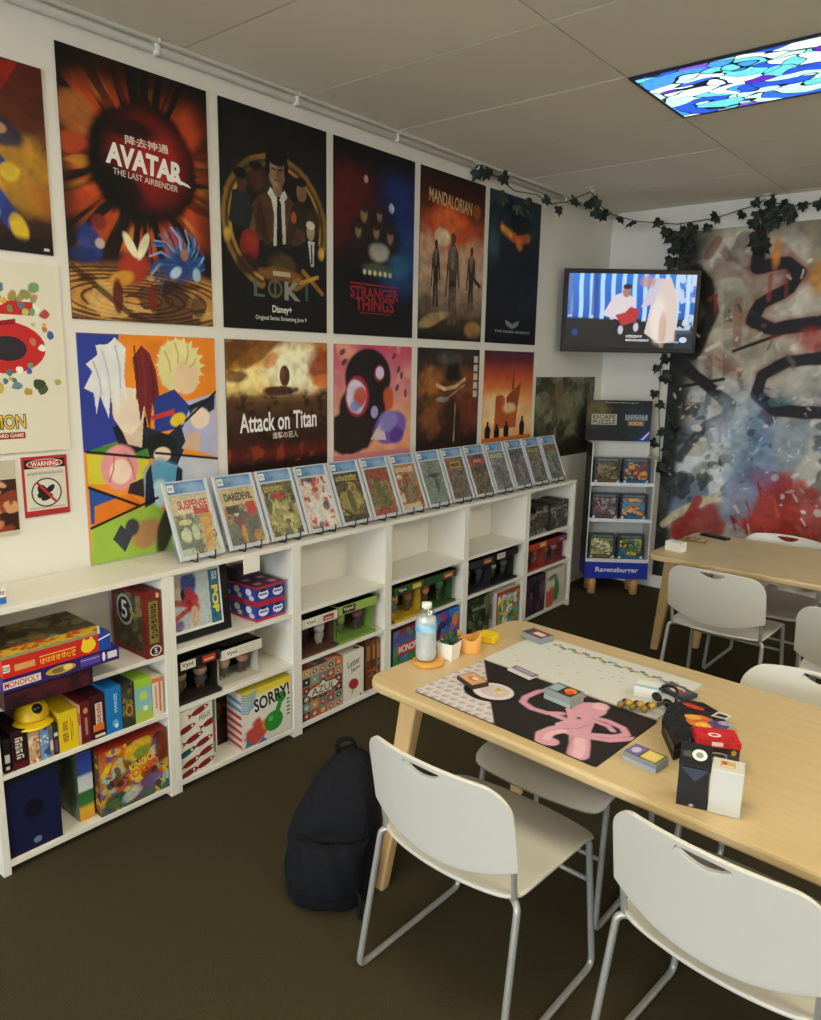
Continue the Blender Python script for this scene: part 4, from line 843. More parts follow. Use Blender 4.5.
# U2 lower bay
def fish(cx, cy, L, Hh, c, rot=12):
    ca, sa = math.cos(R(rot)), math.sin(R(rot)); q = []
    for t in np.linspace(0, 2 * math.pi, 22)[:-1]: q.append((L * math.cos(t), Hh * math.sin(t) * (1 - .15 * math.cos(t))))
    tail = [(-L * .85, 0), (-L * 1.45, Hh * .9), (-L * 1.3, 0), (-L * 1.45, -Hh * .9)]
    f = lambda P: [(cx + (x * ca - y * sa * 1.6), cy + (x * sa / 1.6 + y * ca)) for x, y in P]
    return [('p', f(q), c), ('p', f(tail), c), ('e', cx + L * .62 * ca, cy + L * .62 * sa / 1.6, .035, .018, '#e8e2d4')]
fe = [('r', 0, 0, 1, 1, '#e0dacb')]
for cx, cy, c in ((.62, .93, '#7c1d1f'), (.2, .72, '#7c1d1f'), (.42, .55, '#7c1d1f'), (.95, .7, '#7c1d1f'), (.72, .44, '#7c1d1f'), (.16, .36, '#1f4f5c'), (.8, .28, '#7c1d1f'), (.3, .2, '#7c1d1f'), (.75, .1, '#7c1d1f'), (.2, .05, '#7c1d1f')): fe += fish(cx, cy, .27, .047, c)
fe += [('r', .54, .77, .96, .88, '#e0dacb'), ('t', 'FISHY', .58, .775, .94, .845, '#2d4a66', 4), ('s', .58, .855, .94, .875, '#6a7a8a')]
gbox('board_game_box', 'white box printed with dark red fish standing in the lower bay', .19, .270, 1.567, 1.722, S0 + E_, .338, '#dcd6c8', fe, [('r', 0, 0, 1, 1, '#cfc8ba')], (), None, 'board game')
gbox('board_game_box', 'teal and red box set back behind the fish box', .06, .186, 1.572, 1.80, S0 + E_, .335, '#5a8a80', [('r', 0, 0, 1, 1, '#6a9488'), ('e', .85, .3, .14, .18, '#b84a48'), ('e', .85, .5, .1, .12, '#c8605a'), ('r', .97, 0, 1, 1, '#e6e2da')], (), (), None, 'board game')
q = Paint(.28, .27, 80, '#dfdcd0'); q.vg([(0, '#dfdcd0'), (.8, '#e2dfd2'), (1, '#e8d23c')]); q.mix(q.region(-.1, .9, 1.1, 1.1, .02), '#e6cf2e', .95)
for k in range(8): q.stroke([(.0, .98 - k * .045), (.12, .93 - k * .045), (.3 - k * .01, .99 - k * .04)], .012, '#3f8fc8', .9)
q.blob(.28, .22, .22, .2, '#c03a2c', .95, .3, 30, .4, 1).blob(.5, .32, .1, .1, '#e88a2c', .9, .5, 0, .6, 2)
gbox('board_game_box', 'white board game with a big green pawn and black title', .17, .272, 1.868, 2.150, S0 + E_, .312, '#e0ddd0',
     [('g', q), ('e', .63, .3, .19, .18, '#2f8a34'), ('p', [(.62, .4), (.75, .4), (.82, .62), (.74, .64)], '#2f8a34'), ('e', .79, .68, .1, .1, '#2f8a34'), ('e', .57, .36, .05, .05, '#6ab45a'), ('t', 'SORRY!', .24, .62, .96, .86, '#17161a', 7, .03), ('p', [(.05, 0), (.22, 0), (.1, .16)], '#3c7a9a'), ('r', 0, 0, 1, .02, '#c8c4b8'), ('p', [(.3, 0), (.4, .1), (.5, 0)], '#4a78b0')] + [('r', .9, .3 + k * .07, .97, .33 + k * .07, '#3a6a3a') for k in range(5)],
     [('r', 0, 0, 1, 1, '#d8c8c0')] + [('p', [(0, .08 + k * .13), (1, .02 + k * .13), (1, .08 + k * .13), (0, .14 + k * .13)], '#b8353a' if k < 5 else '#4a90c0') for k in range(7)], [('r', 0, 0, 1, 1, '#d8c23a')], None, 'board game')
gbox('board_game_box', 'dark box at the back beside the green pawn game', .03, .15, 1.815, 1.9, S0 + E_, .30, '#1d1512', [('g', busy(.085, .25, '#1d1512', ['#2a1c16', '#5a3a24', '#3a1c18'], 10, 19, 14, .3))], (), (), None, 'board game')
# U3 lower bay
els = [('r', 0, 0, 1, 1, '#8a8c74')]; cs = ['#c8542c', '#5a8a8a', '#c0302c', '#a8a88c', '#d08a2c', '#c85a2c', '#8a9a80', '#2f3a3a', '#b8b09a']; rs = np.random.RandomState(4)
for i in range(5):
    for j in range(6):
        c = cs[rs.randint(len(cs))]; x0, y0_ = i / 5, j / 6
        els += [('r', x0 + .01, y0_ + .01, x0 + .19, y0_ + .157, c), ('e', x0 + .1, y0_ + .083, .06, .052, cs[rs.randint(len(cs))]), ('e', x0 + .1, y0_ + .083, .025, .022, '#d8d2c0')]
els += [('p', [(.08, .5), (.18, .42), (.3, .4), (.7, .4), (.82, .44), (.94, .52), (.82, .62), (.6, .63), (.5, .72), (.4, .63), (.18, .6)], '#3a3832'), ('p', [(.11, .5), (.2, .43), (.3, .42), (.7, .42), (.8, .45), (.9, .52), (.8, .6), (.58, .61), (.5, .68), (.42, .61), (.2, .58)], '#d9d4c4'), ('t', 'AZUL', .22, .44, .8, .58, '#4a4438', 0, .01)]
gbox('board_game_box', 'board game covered in coloured tile pattern with a scrolled name plate', .2, .270, 2.220, 2.484, S0 + E_, .306, '#8c8468', els, (), [('g', busy(.26, .07, '#8a4a3a', ['#b0343a', '#c8a08a', '#6a5a4a'], 12, 21, 24, .2))], None, 'board game')
gbox('card_game_box', 'white box with a red balloon-like seal and handwritten title', .14, .271, 2.492, 2.638, S0 + E_, .305, '#e2ddd0', [('r', 0, 0, 1, 1, '#e2ddd0'), ('t', 'Letter', .2, .7, .82, .84, '#4a4a44', 8), ('t', 'Jam', .35, .56, .8, .68, '#4a4a44', 8), ('e', .5, .32, .19, .14, '#a8303a', 70), ('p', [(.42, .2), (.5, .22), (.4, .1)], '#a8303a'), ('e', .85, .04, .05, .02, '#3a3a36')], (), [('r', 0, 0, 1, 1, '#d8cfc4'), ('e', .8, .2, .12, .12, '#8a3038')], None, 'board game')
for k, (ya, yb, c, l) in enumerate(((2.668, 2.712, '#6a3a20', 'tan brown box with a pale label in the gap next to the white seal box'), (2.714, 2.748, '#4a3424', 'dark brown box in the same gap, middle one of three'), (2.750, 2.785, '#7a5a3c', 'sandy brown box against the right post of the third bookcase'))):
    gbox('game_box', l, .06, .255, ya, yb, S0 + E_, .318 - .004 * k, c, [('g', busy(.04, .26, c, ['#8a4a22', '#3a2a1c', '#a8643a', '#5a4430'], 12, 30 + k, 14, .3)), ('r', .2, .6, .8, .9, '#a8763c')], [('r', 0, 0, 1, 1, '#3c2a20'), ('r', .3, .45, .8, .9, '#9a5a2a')], (), 'brown boxes in the third bookcase', 'board game')
# U4 lower bay
q = Paint(.29, .27, 60, '#3a6a3a'); q.vg([(0, '#4a8a44'), (.4, '#3a7a3c'), (.6, '#4a7a9a'), (.8, '#4a5a9a'), (1, '#8a2a34')]); q.busy(['#2a4a2c', '#5a9a4a', '#5a7ab4'], 12, 33, .15, .7); q
gbox('board_game_box', 'blue and green board game with a red title panel behind the water bottle', .2, .270, 2.868, 3.165, S0 + E_, .318, '#2a4a6a', [('g', q), ('r', .12, .46, .95, .7, '#b8262c'), ('t', 'MONOPOLY', .15, .5, .92, .66, '#f0ece2', 0, .03)], (), [('r', 0, 0, 1, 1, '#7a2a34')], None, 'board game')
q = busy(.26, .27, '#2a4a9a', ['#c8382c', '#2f5ab8', '#3a7ac8', '#e0843c', '#1c2f6a'], 16, 35, 40, .2)
gbox('board_game_box', 'blue board game with red shapes in the fourth bookcase', .2, .270, 3.197, 3.462, S0 + E_, .325, '#24448c', [('g', q)], (), (), None, 'board game')
# U5 lower bay
q = busy(.24, .28, '#26301f', ['#3a4a2a', '#1a2016', '#5a6a3c', '#2e3a24', '#6a6a4a'], 24, 37, 40, .16)
gbox('board_game_box', 'dark green board game with a pale title strip in the fifth bookcase', .2, .270, 3.536, 3.785, S0 + E_, .325, '#222a1c', [('g', q), ('s', .25, .72, .8, .8, '#a8ac94')], (), (), None, 'board game')
q = busy(.28, .27, '#7a9a5a', ['#e0c23c', '#c8442c', '#3a7a4a', '#5a9ac0', '#e8e2d0'], 26, 39, 40, .14)
gbox('board_game_box', 'colourful board game with a red border and white spine', .13, .270, 3.865, 4.140, S0 + E_, .305, '#d8d4c8', [('r', 0, 0, 1, 1, '#b03a34'), ('g', q, (.06, .08, .97, .9)), ('s', .2, .74, .8, .86, '#f0e8d0')], [('r', 0, 0, 1, 1, '#d9d4c8'), ('r', .3, .3, .8, .7, '#b08a8a')], (), None, 'board game')
# U6
for k in range(6):
    c = ['#6a6862', '#3a3834', '#4a4640', '#2e2c2a', '#55504a', '#3c3a38'][k]; y = 4.222 + k * .094
    l = ['pale grey film case closest to the left post of the far upper bay', 'second grey-black case from the left post in the far upper bay', 'third brown-black case in the far upper bay', 'fourth, darkest case in the far upper bay', 'fifth grey case in the far upper bay', 'last black case against the right post in the far upper bay'][k]
    gbox('game_case', l, .08, .262 - .004 * (k % 3), y, y + .088, SA + E_, SA + (.185 if k else .15) + .006 * (k % 2), c, [('g', busy(.088, .19, c, ['#8a867c', '#2a2826', '#5a4a40', '#4c4a46'], 10, 50 + k, 14, .3)), ('r', .1, .75, .9, .82, '#8d8a84')], [('r', 0, 0, 1, 1, '#2a2826')], (), 'dark cases on the far upper shelf', 'case')
q = busy(.23, .27, '#2a1f2a', ['#4a3044', '#1a141c', '#6a4a5a', '#3a2436'], 18, 61, 36, .2)
gbox('board_game_box', 'dark purple board game in the lower bay of the far bookcase', .2, .270, 4.235, 4.475, S0 + E_, .318, '#241a24', [('g', q)], (), (), None, 'board game')
q = Paint(.24, .26, 40, '#cfc9bb'); q.blob(.2, .25, .3, .25, '#c0502c', .95, .4, 20, .3, 1).blob(.55, .4, .14, .28, '#2f7a3a', .95, .4, 0, .2, 2).blob(.5, .7, .1, .08, '#3a8a44', .9, .4).blob(.3, .8, .25, .06, '#4a443c', .8, .6, 8, .3, 3)
gbox('board_game_box', 'white board game with green and orange shapes at the far end', .2, .270, 4.500, 4.765, S0 + E_, .315, '#c9c4b6', [('g', q)], (), (), None, 'board game')

# ================================================================== comic slabs on small easels along the bookcase top
CB = [1.621, 1.857, 2.079, 2.301, 2.521, 2.743, 2.966, 3.192, 3.415, 3.642, 3.866, 4.094, 4.314, 4.537]
CW, CH = .211, .320; TH = R(-22)
CM = [('cream comic with a red title and pale green figures', '#b9ad84', ['#3f4a38', '#c8943c', '#7d8a64', '#d8cba0'], 'SUSPENSE', '#b8302a'),
      ('tan comic with black title letters and a red corner block', '#b8a070', ['#4a4a48', '#8a8468', '#c87a2c', '#6a2a24'], 'DAREDEVIL', '#1f1a20'),
      ('mustard comic with a red splash beneath its title', '#a8985c', ['#5a5c3a', '#c8c084', '#8a8a4c', '#3c2a28'], '', ''),
      ('pale pink comic with one figure in red and white', '#d8c4b4', ['#e4dcd2', '#b8453c', '#4a3a44', '#e0c8b8'], '', ''),
      ('dark green and black comic with a yellow sweep', '#3c3a28', ['#26241e', '#a89a4a', '#7a4a2c', '#4a4a34'], '', ''),
      ('brick red comic with a green patch at its foot', '#8a4a34', ['#9a3a30', '#6a6a3c', '#a8845a', '#54602f'], '', ''),
      ('orange comic with white and brown tangled shapes', '#b87a44', ['#d8c8a8', '#6a4a34', '#b84a2c', '#8a7a64'], '', ''),
      ('grey-green comic with a small dark hat shape', '#7c8a80', ['#8a968c', '#5a645e', '#49504c', '#94a096'], '', ''),
      ('grey comic with a yellow title box on red', '#6e665c', ['#5a5a54', '#8a5a50', '#7a7466', '#4a4644'], '', ''),
      ('brown comic with a bright red title strip', '#665a50', ['#4a443e', '#7a6a4a', '#8a6a54', '#3a3634'], '', ''),
      ('washed-out lilac grey comic, fourth from the far end', '#85807e', ['#93908c', '#6d6a72', '#a09a90', '#5c5a60'], '', ''),
      ('slate comic with a dim red centre', '#5c6266', ['#6a7074', '#7a4a4c', '#4c5256', '#858a8c'], '', ''),
      ('dim grey comic with a faint gold title', '#5e5a54', ['#4a4846', '#74706a', '#6a5a44', '#85827c'], '', ''),
      ('grey-green comic with a yellow title at the far end', '#6c7068', ['#55605c', '#8a8f88', '#7a7a4a', '#4a5450'], '', '')]
def cover(q, els, i):                                # a masthead strip, a main shape and a foot panel
    rs = np.random.RandomState(200 + i); a, b, c, d = [CM[i][2][k] for k in range(4)]
    q.mix(q.region(-.1, .8, 1.1, 1.1, .02), CM[i][1], .85); q.blob(.5, .42, .34, .3, b, .75, .4, rs.rand() * 90, .4, i); q.blob(.42 + .2 * rs.rand(), .4, .12, .26, d, .9, .2, rs.rand() * 40 - 20, .25, i + 3)
    q.blob(.45 + .2 * rs.rand(), .66, .08, .06, c, .95, .2, 0, .2, i + 5); q.mix(q.region(-.1, -.1, .4 + .5 * rs.rand(), .12, .02), a, .8)
    els.append(('s', .1, .83, .9, .95, ['#c8b44a', '#b8342c', '#e0dac8', '#2a2624'][i % 4], 6 + i % 3))
for i, (lb, base, cols, tt, tc_) in enumerate(CM):
    yc = CB[i] + .106
    r = empty('comic_slab', (.246, yc, .946), 0, lb.replace(' comic', ' comic book in a clear case', 1) if i < 10 else lb.replace(' comic', ' comic in a clear case', 1), 'comic book', 'cased comics along the bookcase tops', rot=(0, TH, 0))
    T = .013; b = .016; zl = CH - .052
    mb = MB(); hw = CW / 2
    mb.box((-T, -hw, 0), (0, -hw + b, CH), bev=.0015); mb.box((-T, hw - b, 0), (0, hw, CH), bev=.0015)
    mb.box((-T, -hw + b, 0), (0, hw - b, b)); mb.box((-T, -hw + b, CH - .006), (0, hw - b, CH)); mb.box((-T, -hw + b, zl - .008), (-.001, hw - b, zl)); mb.box((-T, -hw + b, b), (-T + .002, hw - b, CH - .006))
    mb.build('case_frame', 'case', r)
    W_ = CW - 2 * b; q = Paint(W_, CH - .006 - zl, 30, '#4a82bc'); q.blob(.65, .4, .4, .5, '#8fb4d8', .8, 1.2, 0, .5, i).blob(.2, .2, .3, .4, '#2f62a0', .6, 1)
    mb = MB(); face(mb, (-.006, -W_ / 2, zl), YX, ZX, W_, CH - .006 - zl, [('g', q), ('r', .03, .2, .2, .85, '#e4e6e8'), ('s', .06, .35, .17, .7, '#5a6a80', 2)]); mb.build('grade_label', 'gloss', r)
    h_ = zl - .008 - b; q = Paint(W_, h_, 72, base); q.busy(cols, 44, 100 + i, .12, .9)
    els = [('g', q)]
    if i == 0:
        q.mix(q.region(-.1, .68, 1.1, 1.1, .03), '#c9bc92', .9); q.blob(.3, .35, .3, .3, '#4a5a40', .9, .4, 0, .2, 1); q.blob(.22, .34, .12, .12, '#c4caa8', .95, .4, 0, .3, 2).blob(.48, .36, .1, .14, '#c4caa8', .95, .4, 0, .3, 3); q.blob(.78, .35, .13, .3, '#c8943c', .95, .4, -8, .2, 4); q.blob(.27, .55, .17, .05, '#cfc48c', .95, .3); q.mix(q.region(-.1, -.1, .35, .12, .02), '#a8bca4', .9)
        els += [('r', .17, .7, .95, .93, '#d8ccae'), ('t', 'SUSPENSE', .18, .76, .95, .92, tc_, 0, .04), ('r', .55, .66, .95, .76, '#b8302a')]
    elif i == 1:
        q.mix(q.region(-.1, .7, 1.1, 1.1, .03), '#c8b684', .9); q.blob(.5, .3, .5, .3, '#5a5c58', .8, .4, 0, .3, 1).blob(.42, .4, .1, .15, '#7a2a24', .9, .4).blob(.45, .18, .07, .16, '#c8942c', .9, .4).blob(.82, .12, .12, .1, '#b8822c', .9, .4).blob(.35, .58, .08, .08, '#cfc4a4', .9, .4)
        els += [('t', 'DAREDEVIL', .12, .78, .92, .92, tc_, 0, .04), ('r', .68, .5, .95, .74, '#b8352c'), ('r', .1, .56, .45, .7, '#3a3a24')]
    elif i == 2: q.mix(q.region(-.1, .82, 1.1, 1.1, .03), '#5a5430', .9); q.blob(.5, .75, .2, .07, '#b83a2a', .95, .4); els += [('s', .08, .84, .7, .95, '#c8b44a'), ('s', .55, .76, .95, .83, '#2a261c')]
    elif i == 3: q.blob(.5, .4, .26, .3, '#e0dad2', .95, .4, 0, .2, 1).blob(.5, .65, .1, .12, '#c8a08a', .95, .4).blob(.5, .76, .12, .05, '#a8342c', .9, .5).blob(.75, .42, .12, .1, '#4a3844', .9, .5); els += [('s', .3, .86, .7, .93, '#b8342c')]
    elif i == 7: q.C[:] = q.C * .35 + np.array(lin('#7f8d84')) * .65; q.blob(.55, .66, .3, .05, '#343a38', .95, .4).blob(.6, .45, .08, .2, '#4a4848', .9, .5)
    elif i == 8: els += [('r', .12, .72, .85, .92, '#a8472c'), ('r', .25, .74, .8, .9, '#b8a23c'), ('r', .3, .78, .75, .86, '#5a4a24')]
    elif i == 9: els += [('r', .1, .74, .88, .9, '#a83c34'), ('r', .3, .8, .75, .87, '#c88a7a')]
    elif i in (12, 13): q.blob(.55, .8, .3, .06, '#8a7d3c' if i == 12 else '#a8a03c', .9, .6, 0, .4, i)
    if i in (4, 5, 6, 10, 11, 12, 13): cover(q, els, i)
    q.noise(24, .35, i)
    mb = MB(); face(mb, (-.006, -W_ / 2, b), YX, ZX, W_, h_, els, None, .0002); mb.build('comic', 'gloss', r)
    MB().box((-.0022, -W_ / 2, b), (-.0012, W_ / 2, CH - .006)).build('clear_front', 'clear', r)
    e = empty('display_easel', (.246, yc, ZTOP), 0, 'black wire easel under the ' + lb, 'stand', 'black wire easels')
    mb = MB()
    for s in (-.042, .042):
        mb.tube([(.014, s, .042), (.017, s, .03), (.012, s, .006), (.006, s, .004), (-.05, s, .004), (-.115, s, .004)], .0032, 6)
        mb.tube([(-.04, s, .004), (-.115, s, .17)], .0028, 6)
    mb.tube([(-.115, -.042, .004), (-.115, .042, .004)], .0028, 6); mb.tube([(-.115, -.042, .17), (-.115, .042, .17)], .0028, 6)
    mb.build('wire_frame', 'black', e)

# ================================================================== chairs
def seat_mesh(w=.48, y0=-.185, y1=.232):
    nu, nv = 25, 21; V = []; F = []
    for j in range(nv):
        t = j / (nv - 1)
        for i in range(nu):
            s = -1 + 2 * i / (nu - 1)
            s = math.copysign(abs(s) ** .8, s)
            hw = w / 2 * (1 - .045 * (1 - t)) * (1 - .07 * abs(2 * t - 1) ** 16)
            x = s * hw
            yb = y0 - .034 * (1 - s * s) + .012 * abs(s) ** 14; yf = y1 + .022 * (1 - s * s) - .012 * abs(s) ** 14
            y = yb + (yf - yb) * t
            z = .448 - .014 * (1 - s * s) * math.sin(math.pi * min(1, t * 1.05)) - .03 * max(0, (t - .78) / .22) ** 2
            V.append((x, y, z))
    for j in range(nv - 1):
        for i in range(nu - 1): F.append((j * nu + i, j * nu + i + 1, (j + 1) * nu + i + 1, (j + 1) * nu + i))
    return MB().add(V, F, smooth=True)
def back_mesh(w=.472):
    nu, nv = 49, 31; V = []; F = []
    ztop = lambda s: .768 - .016 * s * s - (.07 * (1 - math.sqrt(max(0., 1 - ((abs(s) - .72) / .28) ** 2))) if abs(s) > .72 else 0)
    zbot = lambda s: .482 + .05 * abs(s) ** 2.2
    hw, zc, lo, hi = .067, .754, .024, .003          # handle slot: a flat-topped lens cut through the shell
    def shell(x, z):
        s = x / (w / 2); k = (z - .47) / .3
        return (x * (1 - .03 * max(0, k) ** 3), -.178 - .05 * (1 - s * s) - .045 * k - .012 * k * k, z)
    xs_ = sorted(set([-w / 2 + w * i / (nu - 1) for i in range(nu)] + [hw * q for q in np.linspace(-1, 1, 15)] + [k * w / 2 * q for k in (-1, 1) for q in (.97, .985, .993, .998)]))
    def col(x, upper):                                # z rows of one column, below or above the slot
        s = x / (w / 2); q = max(0., 1 - (x / hw) ** 2)
        zs = zc if q > 0 else min(zc, zbot(s) + .88 * (ztop(s) - zbot(s)))
        a, b = (zs + hi * q, ztop(s)) if upper else (zbot(s), zs - lo * q)
        n = 6 if upper else 24
        return [shell(x, a + (b - a) * t / n) for t in range(n + 1)]
    for upper in (False, True):
        o = len(V); n = 7 if upper else 25
        for x in xs_: V.extend(col(x, upper))
        for i in range(len(xs_) - 1):
            for k in range(n - 1): F.append((o + i * n + k, o + (i + 1) * n + k, o + (i + 1) * n + k + 1, o + i * n + k + 1))
    b = bmesh.new(); vs = [b.verts.new(v) for v in V]
    for f in F: b.faces.new([vs[k] for k in f])
    bmesh.ops.remove_doubles(b, verts=b.verts[:], dist=1e-5); bmesh.ops.dissolve_degenerate(b, dist=1e-6, edges=b.edges[:])
    bmesh.ops.recalc_face_normals(b, faces=b.faces[:])
    return MB().bm(b, '#ffffff', True)
def fillet(pts, r, n=6):
    pts = [Vector(p) for p in pts]; out = [pts[0]]
    for a, b, c in zip(pts[:-2], pts[1:-1], pts[2:]):
        d0 = (a - b); d1 = (c - b); rr = min(r, d0.length * .45, d1.length * .45)
        p0 = b + d0.normalized() * rr; p1 = b + d1.normalized() * rr
        for k in range(n + 1):
            t = k / n; out.append(p0 * (1 - t) ** 2 + b * 2 * t * (1 - t) + p1 * t * t)
    out.append(pts[-1]); return out
def make_chair(loc, rz, label, group):
    r = empty('chair', loc, rz, label, 'chair', group)
    o = seat_mesh().build('seat', 'chair', r); md = o.modifiers.new('thick', 'SOLIDIFY'); md.thickness = .011; md.offset = -1
    md = o.modifiers.new('edge', 'BEVEL'); md.width = .004; md.segments = 2; md.limit_method = 'ANGLE'; md.angle_limit = R(50)
    o = back_mesh().build('backrest', 'chair', r); md = o.modifiers.new('thick', 'SOLIDIFY'); md.thickness = .010; md.offset = 0
    md = o.modifiers.new('edge', 'BEVEL'); md.width = .003; md.segments = 2; md.limit_method = 'ANGLE'; md.angle_limit = R(50)
    for s in (-1, 1):
        pts = fillet([(s * .19, -.15, .428), (s * .230, -.175, .428), (s * .246, -.248, .0105), (s * .246, .222, .0105), (s * .228, .185, .424), (s * .20, .17, .424)], .035)
        MB().tube(pts, .0098, 10).build('sled_leg', 'steel', r)
        m_ = MB().tube(fillet([(s * .205, -.14, .432), (s * .216, -.17, .434), (s * .2185, -.183, .53), (s * .2185, -.203, .63)], .02), .008, 8)
        m_.build('back_support', 'steel', r)
    MB().tube([(-.233, .207, .285), (.233, .207, .285)], .007, 8).build('cross_bar', 'steel', r)
    MB().tube([(-.2, .14, .428), (.2, .14, .428)], .007, 8).build('seat_bar', 'steel', r)
    MB().tube([(-.19, -.16, .428), (.19, -.16, .428)], .007, 8).build('seat_bar', 'steel', r)
    return r
ch = make_chair((1.700, 1.606, 0), R(-2), 'white plastic chair seen from behind beside the black backpack', 'chairs at the near table')
def chair(loc, rz, label, group):
    c = copy_tree(ch); c.location = loc; c.rotation_euler = (0, 0, rz); c['label'] = label; c['group'] = group; return c
chair((2.366, 1.712, 0), R(-6), 'white plastic chair seen from behind in the bottom right corner of the picture', 'chairs at the near table')
chair((2.305, 2.325, 0), R(176), 'white chair facing us across the near table, only its backrest top showing', 'chairs at the near table')
chair((1.645, 3.905, 0), R(-1), 'white chair at the far table beside its splayed leg, back towards us', 'chairs at the far table')
chair((2.31, 3.635, 0), R(-3), 'white chair cut by the right edge of the picture between the two tables', 'chairs at the far table')
chair((1.70, 4.475, 0), R(178), 'white chair behind the far table in front of the mural', 'chairs at the far table')
# low seat pushed under the near table
st = empty('stool', (1.672, 2.15, 0), R(179), 'white seat on grey sled legs tucked under the near table', 'stool')
o = seat_mesh().build('seat', 'chair', st); md = o.modifiers.new('thick', 'SOLIDIFY'); md.thickness = .011; md.offset = -1
for s in (-1, 1):
    MB().tube(fillet([(s * .19, -.165, .434), (s * .222, -.185, .434), (s * .232, -.215, .0105), (s * .232, .20, .0105), (s * .226, .165, .428), (s * .20, .15, .428)], .035), .0095, 10).build('sled_leg', 'steel', st)
MB().tube([(-.226, .178, .24), (.226, .178, .24)], .007, 8).build('cross_bar', 'steel', st)

# ================================================================== tables
def rrect(x0, y0, x1, y1, r, n=8):
    q = []
    for cx, cy, a0 in ((x1 - r, y1 - r, 0), (x0 + r, y1 - r, 90), (x0 + r, y0 + r, 180), (x1 - r, y0 + r, 270)):
        for k in range(n + 1):
            a = R(a0 + 90 * k / n); q.append((cx + r * math.cos(a), cy + r * math.sin(a)))
    return q
TT = .735
def make_table(loc, rz, label, L, Wd, legs):
    r = empty('table', loc, rz, label, 'table', 'pale wood tables')
    MB().prism(rrect(0, 0, L, Wd, .075), TT - .03, TT, bev=.008).build('table_top', 'table', r)
    for (tx, ty), (bx, by) in legs:
        b = bmesh.new(); V = []
        d = Vector((bx - tx, by - ty, 0)); 
        ang = math.atan2(d.y, d.x) if d.length > .001 else 0
        for (cx, cy, z, hw, ht) in ((tx, ty, TT - .03, .036, .024), (bx, by, 0, .022, .018)):
            for sx, sy in ((-1, -1), (1, -1), (1, 1), (-1, 1)):
                V.append(b.verts.new((cx + sx * hw, cy + sy * ht, z)))
        for f in ((3, 2, 1, 0), (4, 5, 6, 7), (0, 1, 5, 4), (1, 2, 6, 5), (2, 3, 7, 6), (3, 0, 4, 7)): b.faces.new([V[k] for k in f])
        bmesh.ops.bevel(b, geom=b.edges[:], offset=.007, segments=2, profile=.5, affect='EDGES')
        mb = MB(); mb.bm(b); mb.build('leg', 'tableleg', r)
    return r
make_table((1.194, 1.643, 0), R(-3.4), 'pale wood table in front holding the playmats and card boxes', 1.8, .84,
           [((.135, .10), (.065, .03)), ((.135, .74), (.065, .81)), ((1.665, .10), (1.735, .03)), ((1.665, .74), (1.735, .81))])
make_table((1.205, 3.86, 0), R(-1), 'pale wood table by the mural with a small white box on it', 1.9, .77,
           [((.085, .185), (-.115, .54)), ((.135, .67), (.065, .74)), ((1.765, .10), (1.835, .03)), ((1.765, .67), (1.835, .74))])

# ---- things on the near table
def onmat(name, label, pts, els, base, cat, z=TT, t=.003, m='poster', group=None, edge='#333333', rr=.012):
    """flat mat through a lower-left origin and width axis"""
    (x0, y0), ang, w, h = pts
    mb = MB().prism(rrect(0, 0, w, h, rr, 4), 0, t, edge)
    face(mb, (0, 0, t), XX, YX, w, h, els, None, .00025)
    o = mb.build(name, m); o.location = (x0, y0, z + .0006); o.rotation_euler = (0, 0, ang)
    return tag(o, label, cat, group)
q = Paint(.625, .348, 210, '#262220')
tri = sstep((.49 * (1 - q.V) - q.U) / .006 + .5); q.mix(tri, '#d3cccd')
q.mix(tri * (np.mod(q.U * 19 + .5 * np.floor(np.mod(q.V * 11, 2)), 1) < .62) * (np.mod(q.V * 11, 1) < .58), '#b7a3ae', .75)
q.mix(tri * (np.mod(q.U * 19 + .5 * np.floor(np.mod(q.V * 11, 2)), 1) < .3) * (np.mod(q.V * 11, 1) < .3), '#8f8492', .6)
q.blob(.265, .47, .135, .21, '#171515', 1, .06).blob(.28, .49, .105, .165, '#ddd2d5', 1, .06).blob(.285, .5, .075, .115, '#cfbcc5', 1, .1)
PK = '#d29aab'; PK2 = '#b98196'; PK3 = '#e2b3c0'
def rb_(pts, wd, c=PK): q.stroke(pts, wd, c, 1, .25)
for wd, c in ((.034, PK2), (.022, PK)):
    rb_([(.62, .97), (.56, .99), (.49, .93), (.44, .78), (.43, .6), (.45, .5), (.52, .45), (.6, .47), (.65, .55)], wd, c)
    rb_([(.74, .66), (.84, .7), (.92, .68), (.96, .6), (.93, .5), (.85, .4)], wd, c); rb_([(.76, .62), (.86, .63), (.9, .58)], wd * .8, c); rb_([(.84, .34), (.93, .42), (1.0, .58)], wd, c)
q.blob(.72, .78, .075, .15, PK, 1, .08, -15).blob(.74, .9, .04, .07, PK3, 1, .4).poly([(.63, .66), (.7, .74), (.8, .62), (.84, .42), (.82, .28), (.72, .26), (.68, .36), (.7, .5)], PK)
rb_([(.74, .36), (.71, .26), (.7, .14), (.73, .05), (.76, .08)], .062, PK); rb_([(.745, .3), (.72, .2), (.73, .1)], .03, PK3)
rb_([(.82, .32), (.86, .2), (.9, .06)], .08, PK); rb_([(.84, .26), (.88, .14), (.9, .05)], .042, PK3); rb_([(.63, .48), (.69, .48)], .03, PK)
rb_([(.72, .3), (.78, .42), (.8, .56)], .008, PK2); rb_([(.8, .28), (.84, .1), (.86, .02)], .008, PK2); q.blob(.73, .58, .012, .022, '#6a4a58', 1, .2).noise(30, .06, 2)
els = [('g', q)]
onmat('playmat', 'playmat with pink ribbon shapes on black and a pale triangle', ((1.380, 1.676), R(-3.6), .625, .348), els, '#2a2623', 'playmat', edge='#26221f')
els = [('r', 0, 0, 1, 1, '#cfd0cc'), ('r', .01, .02, .99, .98, '#d4d4d0')]; rs = np.random.RandomState(9)
